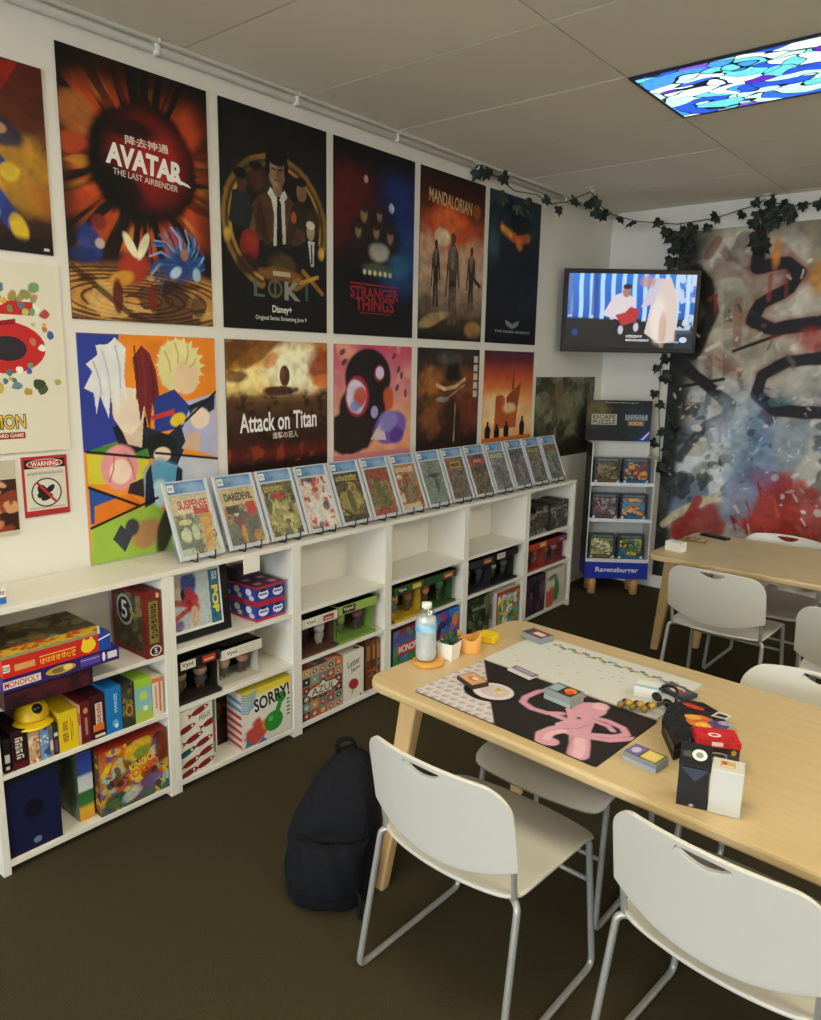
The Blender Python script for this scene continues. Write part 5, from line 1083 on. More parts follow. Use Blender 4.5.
for k in range(26):
    u, v = rs.rand() * .94 + .02, rs.rand() * .75 + .05; els.append(('e', u, v, .012, .014, ['#b9bcc0', '#bfc4b8', '#c3b8b8'][k % 3]))
for k in range(34):
    u = .17 + k * .0235; els.append(('e', u, .86 - .002 * k + .03 * math.sin(k * 1.7), .015, .026, ['#8fa07a', '#c8b06a', '#a87a6a', '#7a90a8', '#b8a884', '#6a8a7a'][k % 6], 30 * k))
onmat('playmat', 'pale grey playmat edged with a row of small coloured figures', ((1.395, 2.028), R(-3), .625, .335), els, '#cfd0cc', 'playmat', edge='#b8b8b4')
ZM2 = TT + .0041
def smallbox(name, label, cx, cy, z, w, d, h, rz, base, top=(), front=(), cat='cards', group=None, m='print', left=(), bev=.001):
    mb = MB().box((-w / 2, -d / 2, 0), (w / 2, d / 2, h), base, bev)
    if top: face(mb, (-w / 2, -d / 2, h), XX, YX, w, d, top, None, .0003)
    if front: face(mb, (-w / 2, -d / 2, 0), XX, ZX, w, h, front, None, .0003)
    if left: face(mb, (-w / 2, d / 2, 0), -YX, ZX, d, h, left, None, .0003)
    o = mb.build(name, m); o.location = (cx, cy, z); o.rotation_euler = (0, 0, rz)
    return tag(o, label, cat, group)
cardtop = [('r', .04, .05, .96, .95, '#c8a06a'), ('r', .12, .12, .88, .88, '#d8a87a'), ('e', .5, .5, .25, .2, '#c87a4a'), ('e', .55, .6, .15, .12, '#e8d8b8')]
smallbox('card_deck', 'card deck with an orange picture lying on the white circle of the black mat', 1.483, 1.842, ZM2, .088, .063, .014, R(-22), '#3a2a24', cardtop)
smallbox('card', 'single small pale card lying beside the deck on the white circle', 1.582, 1.845, ZM2, .05, .022, .0012, R(-40), '#d9c9a0', [('r', .1, .2, .5, .8, '#c8a040')])
smallbox('card_deck', 'flat pale lilac card pair on the seam between the two playmats', 1.568, 2.003, ZM2 + .004, .098, .045, .006, R(-12), '#d9d2c8', [('r', 0, .35, 1, 1, '#7a6a86'), ('r', .1, .5, .9, .9, '#a89ab0')])
smallbox('deck_tray', 'grey card tray with a flame-coloured card on the pink mat shapes', 1.758, 1.925, ZM2, .095, .07, .032, R(-8), '#8d9794', [('r', .05, .06, .95, .94, '#6a7a78'), ('r', .42, .1, .95, .92, '#3a2a24'), ('e', .7, .6, .2, .26, '#e88a2c'), ('e', .74, .42, .12, .2, '#d8502c'), ('r', .08, .2, .4, .8, '#9ab4bc')], [('r', 0, 0, 1, .4, '#a4aca8')])
smallbox('deck_tray', 'grey card tray with a red card at the far edge of the pale mat', 1.437, 2.318, ZM2, .10, .068, .022, R(-14), '#8a8d8e', [('r', .05, .06, .95, .94, '#4a4a4c'), ('r', .3, .2, .9, .85, '#a83a3c'), ('r', .4, .3, .85, .7, '#d8d4ce')])
smallbox('deck_tray', 'silver tray of yellow-backed cards near the table edge', 2.087, 1.745, TT + .0006, .094, .062, .024, R(-8), '#7d858a', [('r', .04, .06, .96, .94, '#26241f'), ('r', .05, .1, .42, .9, '#7a6aa8'), ('e', .22, .5, .12, .25, '#c8b8d8'), ('r', .46, .1, .93, .9, '#d8b84a'), ('r', .5, .2, .9, .8, '#e0c878')], [('r', 0, 0, 1, .5, '#9aa2a8')])
# heap between mat and black boxes
smallbox('card_deck', 'white and pale blue card deck in the heap beside the hexagonal box', 1.935, 2.125, ZM2 + .0015, .07, .055, .034, R(10), '#e0e2e0', [('r', 0, 0, 1, .3, '#9ac4d0')])
smallbox('card_deck', 'dark card pack with a white and red picture behind the heap', 2.0, 2.20, ZM2 + .0015, .1, .065, .012, R(-20), '#2f3a4a', [('r', .08, .08, .92, .92, '#5a5060'), ('e', .5, .5, .25, .3, '#d8c8c8'), ('e', .6, .45, .15, .2, '#a8404a')])
tk = empty('trinket', (1.955, 2.0, ZM2 + .002), R(20), 'brown and gold lumpy trinket lying on the mat corner', 'trinket')
mb = MB(); random.seed(5)
for k in range(9): mb.ball((-.045 + .011 * k, .008 * math.sin(k * 2), .012 + .006 * (k % 3)), (.012, .011, .011), ['#8a6a24', '#3a2a1c', '#a8842c'][k % 3], 10)
mb.build('body', 'gloss', tk)
MB().tube(fillet([(.04, 0, .015), (.07, .01, .03), (.085, .03, .03), (.06, .045, .012), (.02, .03, .006)], .02), .004, 6).build('cord', 'black', tk)
gl = empty('sunglasses', (1.995, 2.09, ZM2), R(-30), 'black folded strap-like glasses against the hexagonal box', 'glasses')
MB().ball((-.028, 0, .016), (.026, .01, .014)).ball((.028, 0, .016), (.026, .01, .014)).build('lens', 'black', gl)
MB().tube(fillet([(-.05, .005, .02), (-.02, .035, .05), (.03, .03, .06), (.055, .0, .022)], .03), .0045, 6).build('temple', 'black', gl)
# hexagonal black tin
hx = [(2.058, 1.925), (2.036, 2.03), (2.068, 2.085), (2.108, 2.10), (2.155, 2.075), (2.20, 2.02), (2.196, 1.95), (2.158, 1.86), (2.138, 1.80)]
cx, cy = 2.13, 1.93
hb = empty('card_tin', (cx, cy, TT + .0006), 0, 'large black hexagonal card box with an orange picture on its lid', 'card box')
MB().prism([(x - cx, y - cy) for x, y in hx][::-1], 0, .024, '#17161a', .002).build('base', 'print', hb)
mb = MB().prism([((x - cx) * 1.02, (y - cy) * 1.02) for x, y in hx][::-1], .0245, .045, '#1a191c', .003)
face(mb, (-.09, -.16, .045), XX, YX, .19, .33, [('e', .55, .62, .2, .12, '#d8702c', 15), ('e', .42, .66, .12, .05, '#e8a23c', 20), ('e', .62, .56, .1, .06, '#f0b84a', -30), ('e', .78, .66, .14, .07, '#5a4a86', 10), ('e', .84, .72, .1, .04, '#a8a4c0', 20), ('e', .3, .86, .17, .04, '#c83a24', -8), ('p', [(.6, .78), (.82, .8), (.84, .9), (.64, .91)], '#d9d8d4'), ('p', [(.64, .81), (.79, .82), (.8, .87), (.66, .88)], '#3a3a3c')], None, .0004)
mb.build('lid', 'gloss', hb)
# red topped box standing in front of it
rb = empty('deck_box', (2.226, 1.838, TT + .0006), R(28), 'red-topped black card box resting against the hexagonal box', 'card box')
mb = MB().box((-.052, -.034, 0), (.052, .034, .072), '#1b1a1e', .002)
face(mb, (-.052, -.034, 0), XX, ZX, .104, .072, [('r', .02, .45, .98, .98, '#1d1b20'), ('e', .5, .68, .26, .14, '#a8a4a8'), ('e', .5, .68, .2, .09, '#3a383c'), ('r', .72, .45, .98, .9, '#3a3456'), ('e', .86, .85, .06, .1, '#c8a03c')], None, .0004)
mb.build('body', 'gloss', rb)
mb = MB().box((-.053, -.036, .0722), (.053, .036, .09), '#b8202a', .003)
face(mb, (-.053, -.036, .09), XX, YX, .106, .072, [('r', .03, .05, .97, .95, '#c8232c'), ('e', .45, .42, .15, .16, '#e8dcd8'), ('e', .45, .42, .08, .08, '#c8232c')], None, .0004)
face(mb, (-.053, -.036, .0722), XX, ZX, .106, .018, [('r', 0, 0, 1, 1, '#c8232c'), ('r', .35, .2, .6, .8, '#e8dcd8')], None, .0004)
mb.build('lid', 'gloss', rb)
# black deck box with open flap
bb = empty('deck_box', (2.238, 1.652, TT + .0006), R(16), 'black card box with its flap open near the table edge', 'card box')
mb = MB().box((-.033, -.03, 0), (.033, .03, .098), '#222126', .0015)
face(mb, (-.033, -.03, 0), XX, ZX, .066, .098, [('p', [(.05, .99), (.97, .99), (.55, .66)], '#3c4452'), ('p', [(.4, .05), (.5, .1), (.6, .06), (.5, .01)], '#b8b8bc')], None, .0004)
mb.build('body', 'print', bb)
mb = MB(); tf = Matrix.Translation((0, -.03, .099)) @ Matrix.Rotation(R(18), 4, 'X')
mb.box((-.034, 0, 0), (.034, .075, .004), '#1b1b1f', .001, tf)
lm = MB(); face(lm, (-.034, 0, .004), XX, YX, .068, .075, [('e', .62, .5, .24, .24, '#dfe0dc'), ('e', .62, .5, .12, .12, '#8a8c8a'), ('r', .1, .35, .36, .6, '#4a4c4a')], None, .0004)
mb.add(lm.v, lm.f, np.array(lm.c), False, tf); mb.build('flap', 'print', bb)
# white deck box
wb = empty('deck_box', (2.3065, 1.668, TT + .0006), R(14), 'white card box with a small gold print standing at the table edge', 'card box')
mb = MB().box((-.034, -.03, 0), (.034, .03, .108), '#cfcdc6', .0015)
face(mb, (-.034, -.03, 0), XX, ZX, .068, .108, [('r', .04, .04, .96, .96, '#cbcbc8'), ('r', .05, .09, .95, .1, '#b0aca4'), ('r', .05, .13, .95, .135, '#b8b4ac')], None, .0004)
face(mb, (-.034, -.03, .108), XX, YX, .068, .06, [('r', .25, .3, .72, .8, '#c8a868'), ('r', .3, .5, .45, .75, '#a84a34'), ('r', .3, .35, .68, .45, '#e8dcc0')], None, .0004)
mb.build('body', 'print', wb)
# bottle, coaster, planter, amber holder, yellow case
co = MB().lathe([(0, 0), (.052, 0), (.055, .003), (.055, .008), (.05, .011), (0, .011)], 32).build('coaster', 'amber')
co.location = (1.275, 1.880, TT + .0004); tag(co, 'round amber wooden coaster under the water bottle', 'coaster')
bt_scale = 1.1
bt = empty('water_bottle', (1.266, 1.876, TT + .0118), 0, 'clear plastic water bottle with a blue label on the near table', 'bottle')
body_ = MB().lathe([(0, .002), (.026, 0), (.0315, .006), (.0325, .03), (.031, .045), (.0325, .06), (.0325, .135), (.031, .15), (.024, .172), (.0135, .185), (.0128, .196)], 32).build('bottle_body', 'water', bt)
MB().lathe([(0, .004), (.025, .004), (.0303, .01), (.0313, .03), (.03, .045), (.0313, .06), (.0313, .135), (.028, .15), (0, .15)], 32).build('drink', 'frost', bt)
MB().lathe([(0, .2), (.0152, .2), (.0155, .198), (.0155, .184), (.0148, .183)], 24).build('bottle_cap', 'white_plastic', bt)
mb = MB(); q = []; 
V = []; F = []; Cc_ = []
for k in range(33):
    a = 2 * math.pi * k / 32
    for z in (.104, .112, .122, .134):
        V.append((.0331 * math.cos(a), .0331 * math.sin(a), z)); f_ = .5 + .5 * math.sin(a * 3 + z * 90); Cc_.append([lin('#6fb8e2')[i] * (1 - f_ * .5) + lin('#dff0f8')[i] * f_ * .5 for i in range(3)])
for k in range(32):
    for j in range(3): F.append((k * 4 + j, (k + 1) * 4 + j, (k + 1) * 4 + j + 1, k * 4 + j + 1))
mb.add(V, F, np.array(Cc_), True); mb.build('bottle_label', 'gloss', body_)
bt.scale = (bt_scale, bt_scale, 1)
pt = empty('plant_pot', (1.298, 1.963, TT + .0004), R(6), 'small succulent in a white square pot behind the bottle', 'plant')
mb = MB(); b = bmesh.new(); V = [b.verts.new((sx * hw, sy * hw, z)) for hw, z in ((.026, 0), (.032, .06)) for sx, sy in ((-1, -1), (1, -1), (1, 1), (-1, 1))]
W2 = [b.verts.new((sx * .029, sy * .029, .06)) for sx, sy in ((-1, -1), (1, -1), (1, 1), (-1, 1))]; W3 = [b.verts.new((sx * .0285, sy * .0285, .054)) for sx, sy in ((-1, -1), (1, -1), (1, 1), (-1, 1))]
b.faces.new(V[3::-1])
for k in range(4):
    n = (k + 1) % 4; b.faces.new((V[k], V[n], V[4 + n], V[4 + k])); b.faces.new((V[4 + k], V[4 + n], W2[n], W2[k])); b.faces.new((W2[k], W2[n], W3[n], W3[k]))
mb.bm(b); pot_ = mb.build('pot', 'stone_pot', pt)
MB().box((-.0285, -.0285, .046), (.0285, .0285, .053)).build('soil', 'soil', pot_)
mb = MB(); random.seed(11)
for k in range(26):
    a = random.random() * 6.28; e = .35 + random.random() * 1.2; L = .03 + .022 * random.random()
    d = Vector((math.cos(a) * math.cos(e), math.sin(a) * math.cos(e), math.sin(e))); p0 = Vector((0, 0, .052)) + Vector((d.x, d.y, 0)) * .006
    mb.tube([p0, p0 + d * L * .5, p0 + d * L], .004, 6, rs=[.0035, .005, .0008])
mb.build('leaves', 'succulent', pt)
ah = empty('dice_tower', (1.312, 2.062, TT + .0004), R(12), 'curved amber wooden holder beside the succulent', 'holder')
mb = MB(); V = []; F = []; n = 40
for k in range(n + 1):
    a = R(0 + 360 * k / n); rr = .044
    zt = .062 + .014 * math.sin(a * 2 + .6)
    for r_, z in ((rr, 0), (rr, zt), (rr - .006, zt), (rr - .006, .008)): V.append((r_ * math.cos(a), r_ * math.sin(a) * .8, z))
for k in range(n):
    for j in range(3): F.append((k * 4 + j, (k + 1) * 4 + j, (k + 1) * 4 + j + 1, k * 4 + j + 1))
mb.add(V, F, smooth=True); mb.build('holder_wall', 'amber', ah)
MB().prism([(.041 * math.cos(R(a)), .033 * math.sin(R(a))) for a in range(0, 360, 15)], .002, .009).build('base', 'amber', ah)
smallbox('card_box', 'bright yellow plastic box by the far corner of the near table', 1.312, 2.185, TT + .0006, .07, .055, .032, R(10), '#e8c416', [('r', .06, .06, .94, .94, '#f0d020')], (), 'box', None, 'gloss', (), .005)
# ---- things on the far table
smallbox('card_box', 'small white card box at the near left corner of the far table', 1.305, 4.04, TT + .0006, .095, .06, .052, R(-12), '#e6e2d8', (), (), 'box')
smallbox('card_pile', 'pile of colourful cards on the far table behind the white box', 1.30, 4.36, TT + .0006, .13, .09, .012, R(8), '#8a6a3a', [('g', busy(.13, .09, '#a8843a', ['#c84a2c', '#d8b04a', '#4a6a8a', '#e0d8c0', '#6a4a2a'], 24, 71, 30, .16))], (), 'cards')
smallbox('card_case', 'flat black case lying at the back of the far table', 1.36, 4.53, TT + .0006, .17, .05, .012, R(-14), '#15151a', (), (), 'case')

# ================================================================== backpack
bp = empty('backpack', (1.135, 1.525, 0), R(39), 'black backpack slumped on the carpet against the near table leg', 'backpack')
def bag_half(t):                                     # half width up the bag: full low down, drawn in towards the top
    return float(np.interp(t, [0, .06, .2, .42, .6, .78, .9, .97, 1], [.118, .14, .155, .152, .136, .106, .074, .045, .004]))
def bag_shift(t): return .02 + .075 * t ** 1.6
rs = np.random.RandomState(2); nz_, na = 44, 56; V = []
A_, T_ = np.meshgrid(np.arange(na) / na * 2 * math.pi, np.arange(nz_ + 1) / nz_)
NX = fbm(np.cos(A_) * 1.2 + 5, T_ * 3 + np.sin(A_), 1.6, 3, 4) - .5; NF = fbm(np.cos(A_) * 2 + 5, T_ * 7 + np.sin(A_) * 2, 2.2, 9, 3) - .5
F = []
for j in range(nz_ + 1):
    t = j / nz_; g = bag_half(t)
    for k in range(na):
        a = 2 * math.pi * k / na; ca, sa = math.cos(a), math.sin(a)
        ex = math.copysign(abs(ca) ** .8, ca); ey = math.copysign(abs(sa) ** .8, sa)
        wob = 1 + .16 * NX[j, k] + .07 * NF[j, k]
        V.append((g * ex * wob + bag_shift(t), g * .74 * ey * wob + .05 * t, .50 * t + .02 * NX[j, k] * min(1, 6 * t)))
for j in range(nz_):
    for k in range(na): F.append((j * na + k, j * na + (k + 1) % na, (j + 1) * na + (k + 1) % na, (j + 1) * na + k))
F.append(tuple(range(na))[::-1]); F.append(tuple(nz_ * na + k for k in range(na)))
MB().add(V, F, smooth=True).build('bag_body', 'cloth_black', bp)
V = []; F = []
for j in range(17):
    t = j / 16
    for k in range(23):
        q_ = -1 + k / 11; zz = .045 + .2 * t + .012 * q_ * q_
        bulge = max(0, 1 - abs(q_) ** 3) ** .5 * max(0, 1 - abs(2 * t - 1) ** 3) ** .5
        V.append((.112 * q_ + bag_shift(zz * 2), -.098 - .04 * bulge + .022 * q_ * q_ + .006 * math.sin(9 * q_ + 7 * t), zz))
for j in range(16):
    for k in range(22): F.append((j * 23 + k, j * 23 + k + 1, (j + 1) * 23 + k + 1, (j + 1) * 23 + k))
fp = MB().add(V, F, smooth=True).build('front_pocket', 'cloth_black', bp)
MB().tube(fillet([(-.07, -.10, .262), (-.02, -.118, .272), (.09, -.118, .272), (.14, -.095, .262)], .03), .0035, 6).build('zipper', 'cloth_dark', fp)
MB().tube(fillet([(.045, .04, .47), (.04, .035, .525), (.085, .045, .535), (.105, .05, .48)], .02), .008, 8).build('top_handle', 'cloth_dark', bp)
for q_ in (-1, 1):
    MB().tube(fillet([(q_ * .05 + .08, .115, .40), (q_ * .06 + .07, .16, .32), (q_ * .07 + .05, .155, .17), (q_ * .09 + .03, .10, .05)], .06), .013, 8).build('shoulder_strap', 'cloth_dark', bp)
MB().tube(fillet([(.10, -.08, .12), (.135, -.11, .05), (.125, -.12, .008), (.15, -.125, .006)], .03), .007, 6).build('side_strap', 'cloth_dark', bp)

# ================================================================== television on a corner bracket
TWd, THt, ta = .945, .568, R(38)
tv = empty('television', (.442, 5.171, 1.824), ta, 'wall-mounted black television showing a news picture in the corner', 'television')
MB().box((-TWd / 2, 0, 0), (TWd / 2, .035, THt), bev=.004).build('casing', 'black', tv)
MB().box((-.3, .0352, .06), (.3, .075, .46), bev=.012).build('rear_housing', 'black', tv)
q = Paint(.885, .5, 190, '#0b0d18')
q.vg([(0, '#0a0b12'), (.38, '#0d1018'), (.42, '#1d58b8'), (1, '#2a78d8')])
st_ = sstep((np.sin(q.U * 75 + .3 * np.sin(q.V * 9)) - .1) / .5) * sstep((q.V - (.40 - .1 * q.U)) / .03); q.mix(st_, '#bfe6ff', .85)
q.mix(sstep((np.sin(q.U * 31 + 1.2) - .55) / .3) * sstep((q.V - .42) / .03) * sstep((.32 - q.U) / .1), '#123f9a', .8)
q.mix(sstep((.46 - .22 * (1 - q.U) - q.V + .2 * q.U * (q.U < .55)) / .02) * (q.U < .62), '#0c0e16', .97)
q.poly([(.28, .44), (.36, .7), (.44, .76), (.54, .66), (.5, .45), (.4, .38)], '#d8ccd4'); q.poly([(.38, .44), (.46, .48), (.5, .56), (.57, .52), (.55, .36), (.44, .3)], '#b02a30')
q.blob(.46, .76, .032, .075, '#a87866', 1, .3).blob(.465, .83, .035, .035, '#2a1c1c', 1, .4)
q.poly([(.62, .2), (.66, .62), (.7, .92), (.8, .96), (.86, .7), (.88, .1), (.74, .06)], '#d6c4ba'); q.blob(.72, .4, .06, .3, '#e6dcd6', .8, .7).blob(.76, .25, .03, .25, '#c09c80', .7, .6).poly([(.58, .55), (.66, .95), (.74, .95), (.68, .6)], '#c8c0d0').blob(.62, .9, .06, .08, '#b88a88', .8, .6)
q.mix(q.region(.86, .2, 1.05, 1.05, .02) * sstep((fbm(q.X, q.Y, 12, 5) - .48) / .08), '#c0d0e8', .9); q.mix(q.region(.86, -.05, 1.05, .25, .02), '#16243c', .9)
q.blob(.07, .2, .025, .05, '#1a3a8a', .9, .5, 30).blob(.43, .24, .02, .06, '#cfc8d8', .9, .4).blob(.55, .28, .02, .06, '#cfc8d8', .9, .4)
mb = MB(); face(mb, (-.4425, 0, .036), XX, ZX, .885, .5, [('g', q), ('r', .47, .1, .62, .18, '#101218'), ('s', .475, .135, .605, .175, '#e8e8ec'), ('s', .475, .085, .66, .118, '#e8e8ec'), ('s', .7, .07, .9, .1, '#c8ccd8'), ('e', .93, .115, .03, .04, '#c8d4e8')], None, -.0)
for i in range(len(mb.v)):
    x, y, z = mb.v[i]; mb.v[i] = (x, y - .0008, z)
o = mb.build('screen', 'screen', tv)
MB().box((-.06, .075, .2), (.06, .1, .36), bev=.004).tube([(0, .1, .28), (0, .52, .28)], .022, 12).build('wall_bracket', 'black', tv)
# lettering sits just in front of the picture
# ================================================================== cardboard display in the corner
SDW = .475; sa_ = R(37)
sd = empty('display_stand', (.425, 5.29, 0), sa_, 'cardboard puzzle display stand with a blue base in the corner', 'display stand')
D_ = .22; hw = SDW / 2
for sx in (-.17, .15):
    for sy in (.05, .18): MB().lathe([(0, 0), (.032, 0), (.032, .132), (0, .132)], 20, tf=Matrix.Translation((sx, sy, 0))).build('foot', 'woodfoot', sd)
mb = MB().box((-hw, 0, .13), (hw, D_, .262), '#22329c', .002); face(mb, (-hw, 0, .13), XX, ZX, SDW, .132, [('r', 0, 0, 1, 1, '#2233a4'), ('t', 'Ravensburger', .17, .3, .85, .68, '#dcdce6', 0, .02)], None, .0006); mb.build('base_panel', 'print', sd)
q = busy(D_, .9, '#2c2820', ['#3a3428', '#1f1c18', '#4a4434', '#28303a'], 24, 81, 20, .2)
mb = MB().box((-hw, .0, .262), (-hw + .008, D_, 1.165), '#d8d6d2'); face(mb, (-hw, D_, .262), -YX, ZX, D_, .9, [('g', q)], None, .0006); mb.build('side_wall', 'print', sd)
MB().box((hw - .008, .0, .262), (hw, D_, 1.06), '#d8d6d2').build('side_wall', 'print', sd)
MB().box((-hw, D_ - .008, .262), (hw, D_, 1.165), '#cfcfce').build('back_wall', 'print', sd)
for z in (.262, .575, .85): MB().box((-hw + .008, .004, z), (hw - .008, D_ - .008, z + .012), '#cfd2da').build('shelf', 'print', sd)
for z in (.262, .575, .85): MB().box((-hw, -.004, z - .002), (hw, .002, z + .024), '#d9dade').build('shelf_lip', 'print', sd)
mb = MB().box((-hw - .03, D_ - .06, 1.17), (hw - .02, D_ - .045, 1.475), '#16181c', .001)
q = Paint(SDW, .3, 80, '#16181c'); q.blob(.15, .7, .2, .3, '#6a5f34', .8, 1.1).blob(.8, .4, .25, .4, '#16304a', .9, 1.1).blob(.5, .3, .3, .3, '#1c2226', .8, 1).noise(14, .4, 5)
face(mb, (-hw - .03, D_ - .06, 1.17), XX, ZX, SDW + .01, .305, [('g', q), ('t', 'Ravensburger', .28, .92, .8, .97, '#9a9aa0'), ('r', .08, .4, .47, .66, '#b8b09a'), ('t', 'ESCAPE', .1, .54, .45, .64, '#2c2a24'), ('t', 'PUZZLE', .1, .42, .45, .52, '#2c2a24'), ('r', .6, .52, .94, .66, '#9aa4ac'), ('t', 'ESCAPE', .62, .6, .92, .66, '#22323e'), ('t', 'PUZZLE', .62, .53, .92, .58, '#22323e'), ('r', .64, .38, .9, .5, '#8a6434'), ('t', 'KIDS', .67, .4, .87, .48, '#e0c89a'), ('p', [(.78, 0), (1, 0), (1, .3)], '#24409c'), ('p', [(.86, .04), (.9, .04), (.985, .2), (.985, .25)], '#e0e4ee')], None, .0006)
mb.build('header_board', 'print', sd)
PZ = [('#4d4634', ['#6a5a3a', '#8a8468', '#3a3428'], 'olive puzzle box, upper shelf of the corner display'), ('#26405c', ['#d89a3c', '#8a3a24', '#2c5a7a'], 'blue puzzle box with orange letters, upper shelf of the corner display'),
      ('#4a3c44', ['#8a5a5a', '#5a5a6a', '#a89a94'], 'mauve puzzle box, middle shelf of the corner display'), ('#2f5a80', ['#c8702c', '#e0b060', '#4a8ab0'], 'sky blue puzzle box with an orange band, middle shelf of the display'),
      ('#7d8a5c', ['#d8d0a8', '#5a6a44', '#a8a874'], 'pale green puzzle box, bottom shelf of the corner display'), ('#2c4a54', ['#6a7a34', '#c8b43c', '#3a6a8a'], 'teal puzzle box with a yellow glow, bottom shelf of the display')]
mw_ = Matrix.Translation((.425, 5.29, 0)) @ Matrix.Rotation(sa_, 4, 'Z')
for k, (bc, cols, lb) in enumerate(PZ):
    col, row = k % 2, k // 2; z = (.862, .587, .274)[row] + E_; x = (-.108, .108)[col]
    q = busy(.18, .17, bc, cols, 24, 90 + k, 30, .16, .3)
    loc = mw_ @ Vector((x, .085, z))
    mb = MB().box((-.098, -.03, 0), (.098, .03, .19), '#2a3440', .0015)
    face(mb, (-.098, -.03, 0), XX, ZX, .196, .19, [('r', 0, 0, 1, 1, '#33404c'), ('g', q, (.08, .16, .92, .84)), ('r', .04, .03, .96, .13, ('#6a4a34', '#2f5a86', '#6a4a4a', '#2f6a9a', '#7a5a3a', '#2a6a8a')[k]), ('r', .1, .88, .9, .96, '#6a7480'), ('p', [(.84, .02), (.98, .02), (.98, .16)], '#c8d0d8'), ('e', .1, .06, .05, .05, '#d8dade')], None, .0004)
    o = mb.build('puzzle_box', 'gloss'); o.location = loc; o.rotation_euler = (R(-6) if False else 0, 0, sa_); tag(o, lb, 'puzzle', 'puzzle boxes in the corner display')

# ================================================================== ivy
def leaf(mb, c, s, n, roll):
    n = Vector(n).normalized(); t = Vector((0, 0, -1)) - n * n.dot(Vector((0, 0, -1)))
    t = t.normalized() if t.length > .1 else n.orthogonal().normalized()
    t = Matrix.Rotation(roll, 3, n) @ t; b = n.cross(t)
    pr = [(0, -.15), (.28, -.3), (.5, -.05), (.34, .15), (.42, .42), (.16, .45), (0, .85), (-.16, .45), (-.42, .42), (-.34, .15), (-.5, -.05), (-.28, -.3)]
    V = [Vector(c) + n * .12 * s] + [Vector(c) + b * (x * s) + t * (y * s) - n * (abs(x) * .18 * s) for x, y in pr]
    mb.add(V, [(0, i + 1, (i + 1) % 12 + 1) for i in range(12)], smooth=False)
def ivy(name_label, path, leaves, dens=0.075, size=.066, seed=1, spread=.05, nrm=(.7, -.7, .1)):
    rs = random.Random(seed); P = [Vector(p) for p in path]
    r = empty('ivy_garland', P[0], 0, name_label, 'ivy', 'artificial ivy strands')
    mb = MB().tube([p - P[0] for p in P], .0035, 6); mb.build('vine', 'vine', r)
    mb = MB()
    for a, b in zip(P[:-1], P[1:]):
        L = (b - a).length; k = max(1, int(L / dens))
        for i in range(k):
            p = a.lerp(b, (i + rs.random()) / k) - P[0]
            off = Vector((rs.uniform(-1, 1) * spread * .6, rs.uniform(-1, .3) * spread * .6, rs.uniform(-1.2, .5) * spread))
            q_ = p + off
            nn = Vector(nrm) + Vector((rs.uniform(-.6, .6), rs.uniform(-.6, .6), rs.uniform(-.5, .5)))
            w = q_ + P[0]; q_.x = max(q_.x, .03 - P[0].x); q_.y = min(q_.y, 5.66 - P[0].y)
            if q_.z + P[0].z > 2.84: q_.z = 2.84 - P[0].z
            leaf(mb, q_, size * rs.uniform(.75, 1.2), nn, rs.uniform(-1.1, 1.1))
    for (x, y, z) in leaves:
        leaf(mb, Vector((x, y, z)) - P[0], size * rs.uniform(.9, 1.2), Vector(nrm) + Vector((rs.uniform(-.4, .4), rs.uniform(-.4, .4), 0)), rs.uniform(-.9, .9))
    mb.build('foliage', 'leaf', r)
    return r
ivy('ivy strand swagged along the left wall above the last poster', [(.04, 3.80, 2.84), (.05, 4.0, 2.83), (.06, 4.2, 2.78), (.07, 4.45, 2.80), (.08, 4.62, 2.77), (.12, 4.75, 2.80), (.27, 4.80, 2.855)],
    [(.04, 3.84, 2.84), (.04, 3.93, 2.85), (.05, 4.10, 2.73), (.06, 4.26, 2.70), (.06, 4.34, 2.72), (.05, 4.42, 2.74)], .14, .085, 3, .05, (.8, -.5, .1))
ivy('ivy strand sagging from the ceiling hook across the corner to the mural', [(.27, 4.80, 2.855), (.27, 4.95, 2.79), (.28, 5.15, 2.76), (.34, 5.4, 2.75), (.44, 5.58, 2.755), (.54, 5.66, 2.75), (.8, 5.66, 2.765), (1.05, 5.66, 2.82), (1.14, 5.62, 2.845)],
    [(.28, 4.86, 2.74), (.3, 4.83, 2.8)], .125, .088, 4, .045, (.4, -.9, .1))
ivy('ivy bunch hanging over the top of the mural', [(1.14, 5.66, 2.84), (1.13, 5.66, 2.78), (1.12, 5.65, 2.70), (1.11, 5.66, 2.6)], [(1.26, 5.66, 2.80), (1.3, 5.66, 2.74), (1.2, 5.66, 2.72), (1.06, 5.66, 2.72), (1.16, 5.64, 2.78)], .022, .1, 5, .07, (.3, -.95, .1))
ivy('ivy strand along the top of the mural at the right edge', [(1.14, 5.66, 2.84), (1.3, 5.66, 2.79), (1.5, 5.66, 2.80), (1.9, 5.66, 2.84)], [], .1, .09, 6, .05, (.3, -.95, .1))
ivy('ivy strand hanging down the left edge of the mural beside the television', [(.56, 5.66, 2.76), (.56, 5.66, 2.55), (.54, 5.66, 2.3), (.52, 5.66, 2.1), (.5, 5.66, 1.8), (.5, 5.66, 1.5), (.53, 5.66, 1.25), (.55, 5.66, 1.0)],
    [(.5, 5.66, 2.68), (.6, 5.65, 2.7), (.56, 5.65, 2.62), (.62, 5.65, 2.6), (.52, 5.65, 2.5), (.6, 5.65, 2.48)], .085, .098, 7, .06, (.3, -.95, .1))
ivy('short ivy sprig beside the header of the cardboard display', [(.6, 5.66, 1.45), (.63, 5.66, 1.3), (.62, 5.66, 1.15)], [], .05, .085, 8, .05, (.3, -.95, .1))
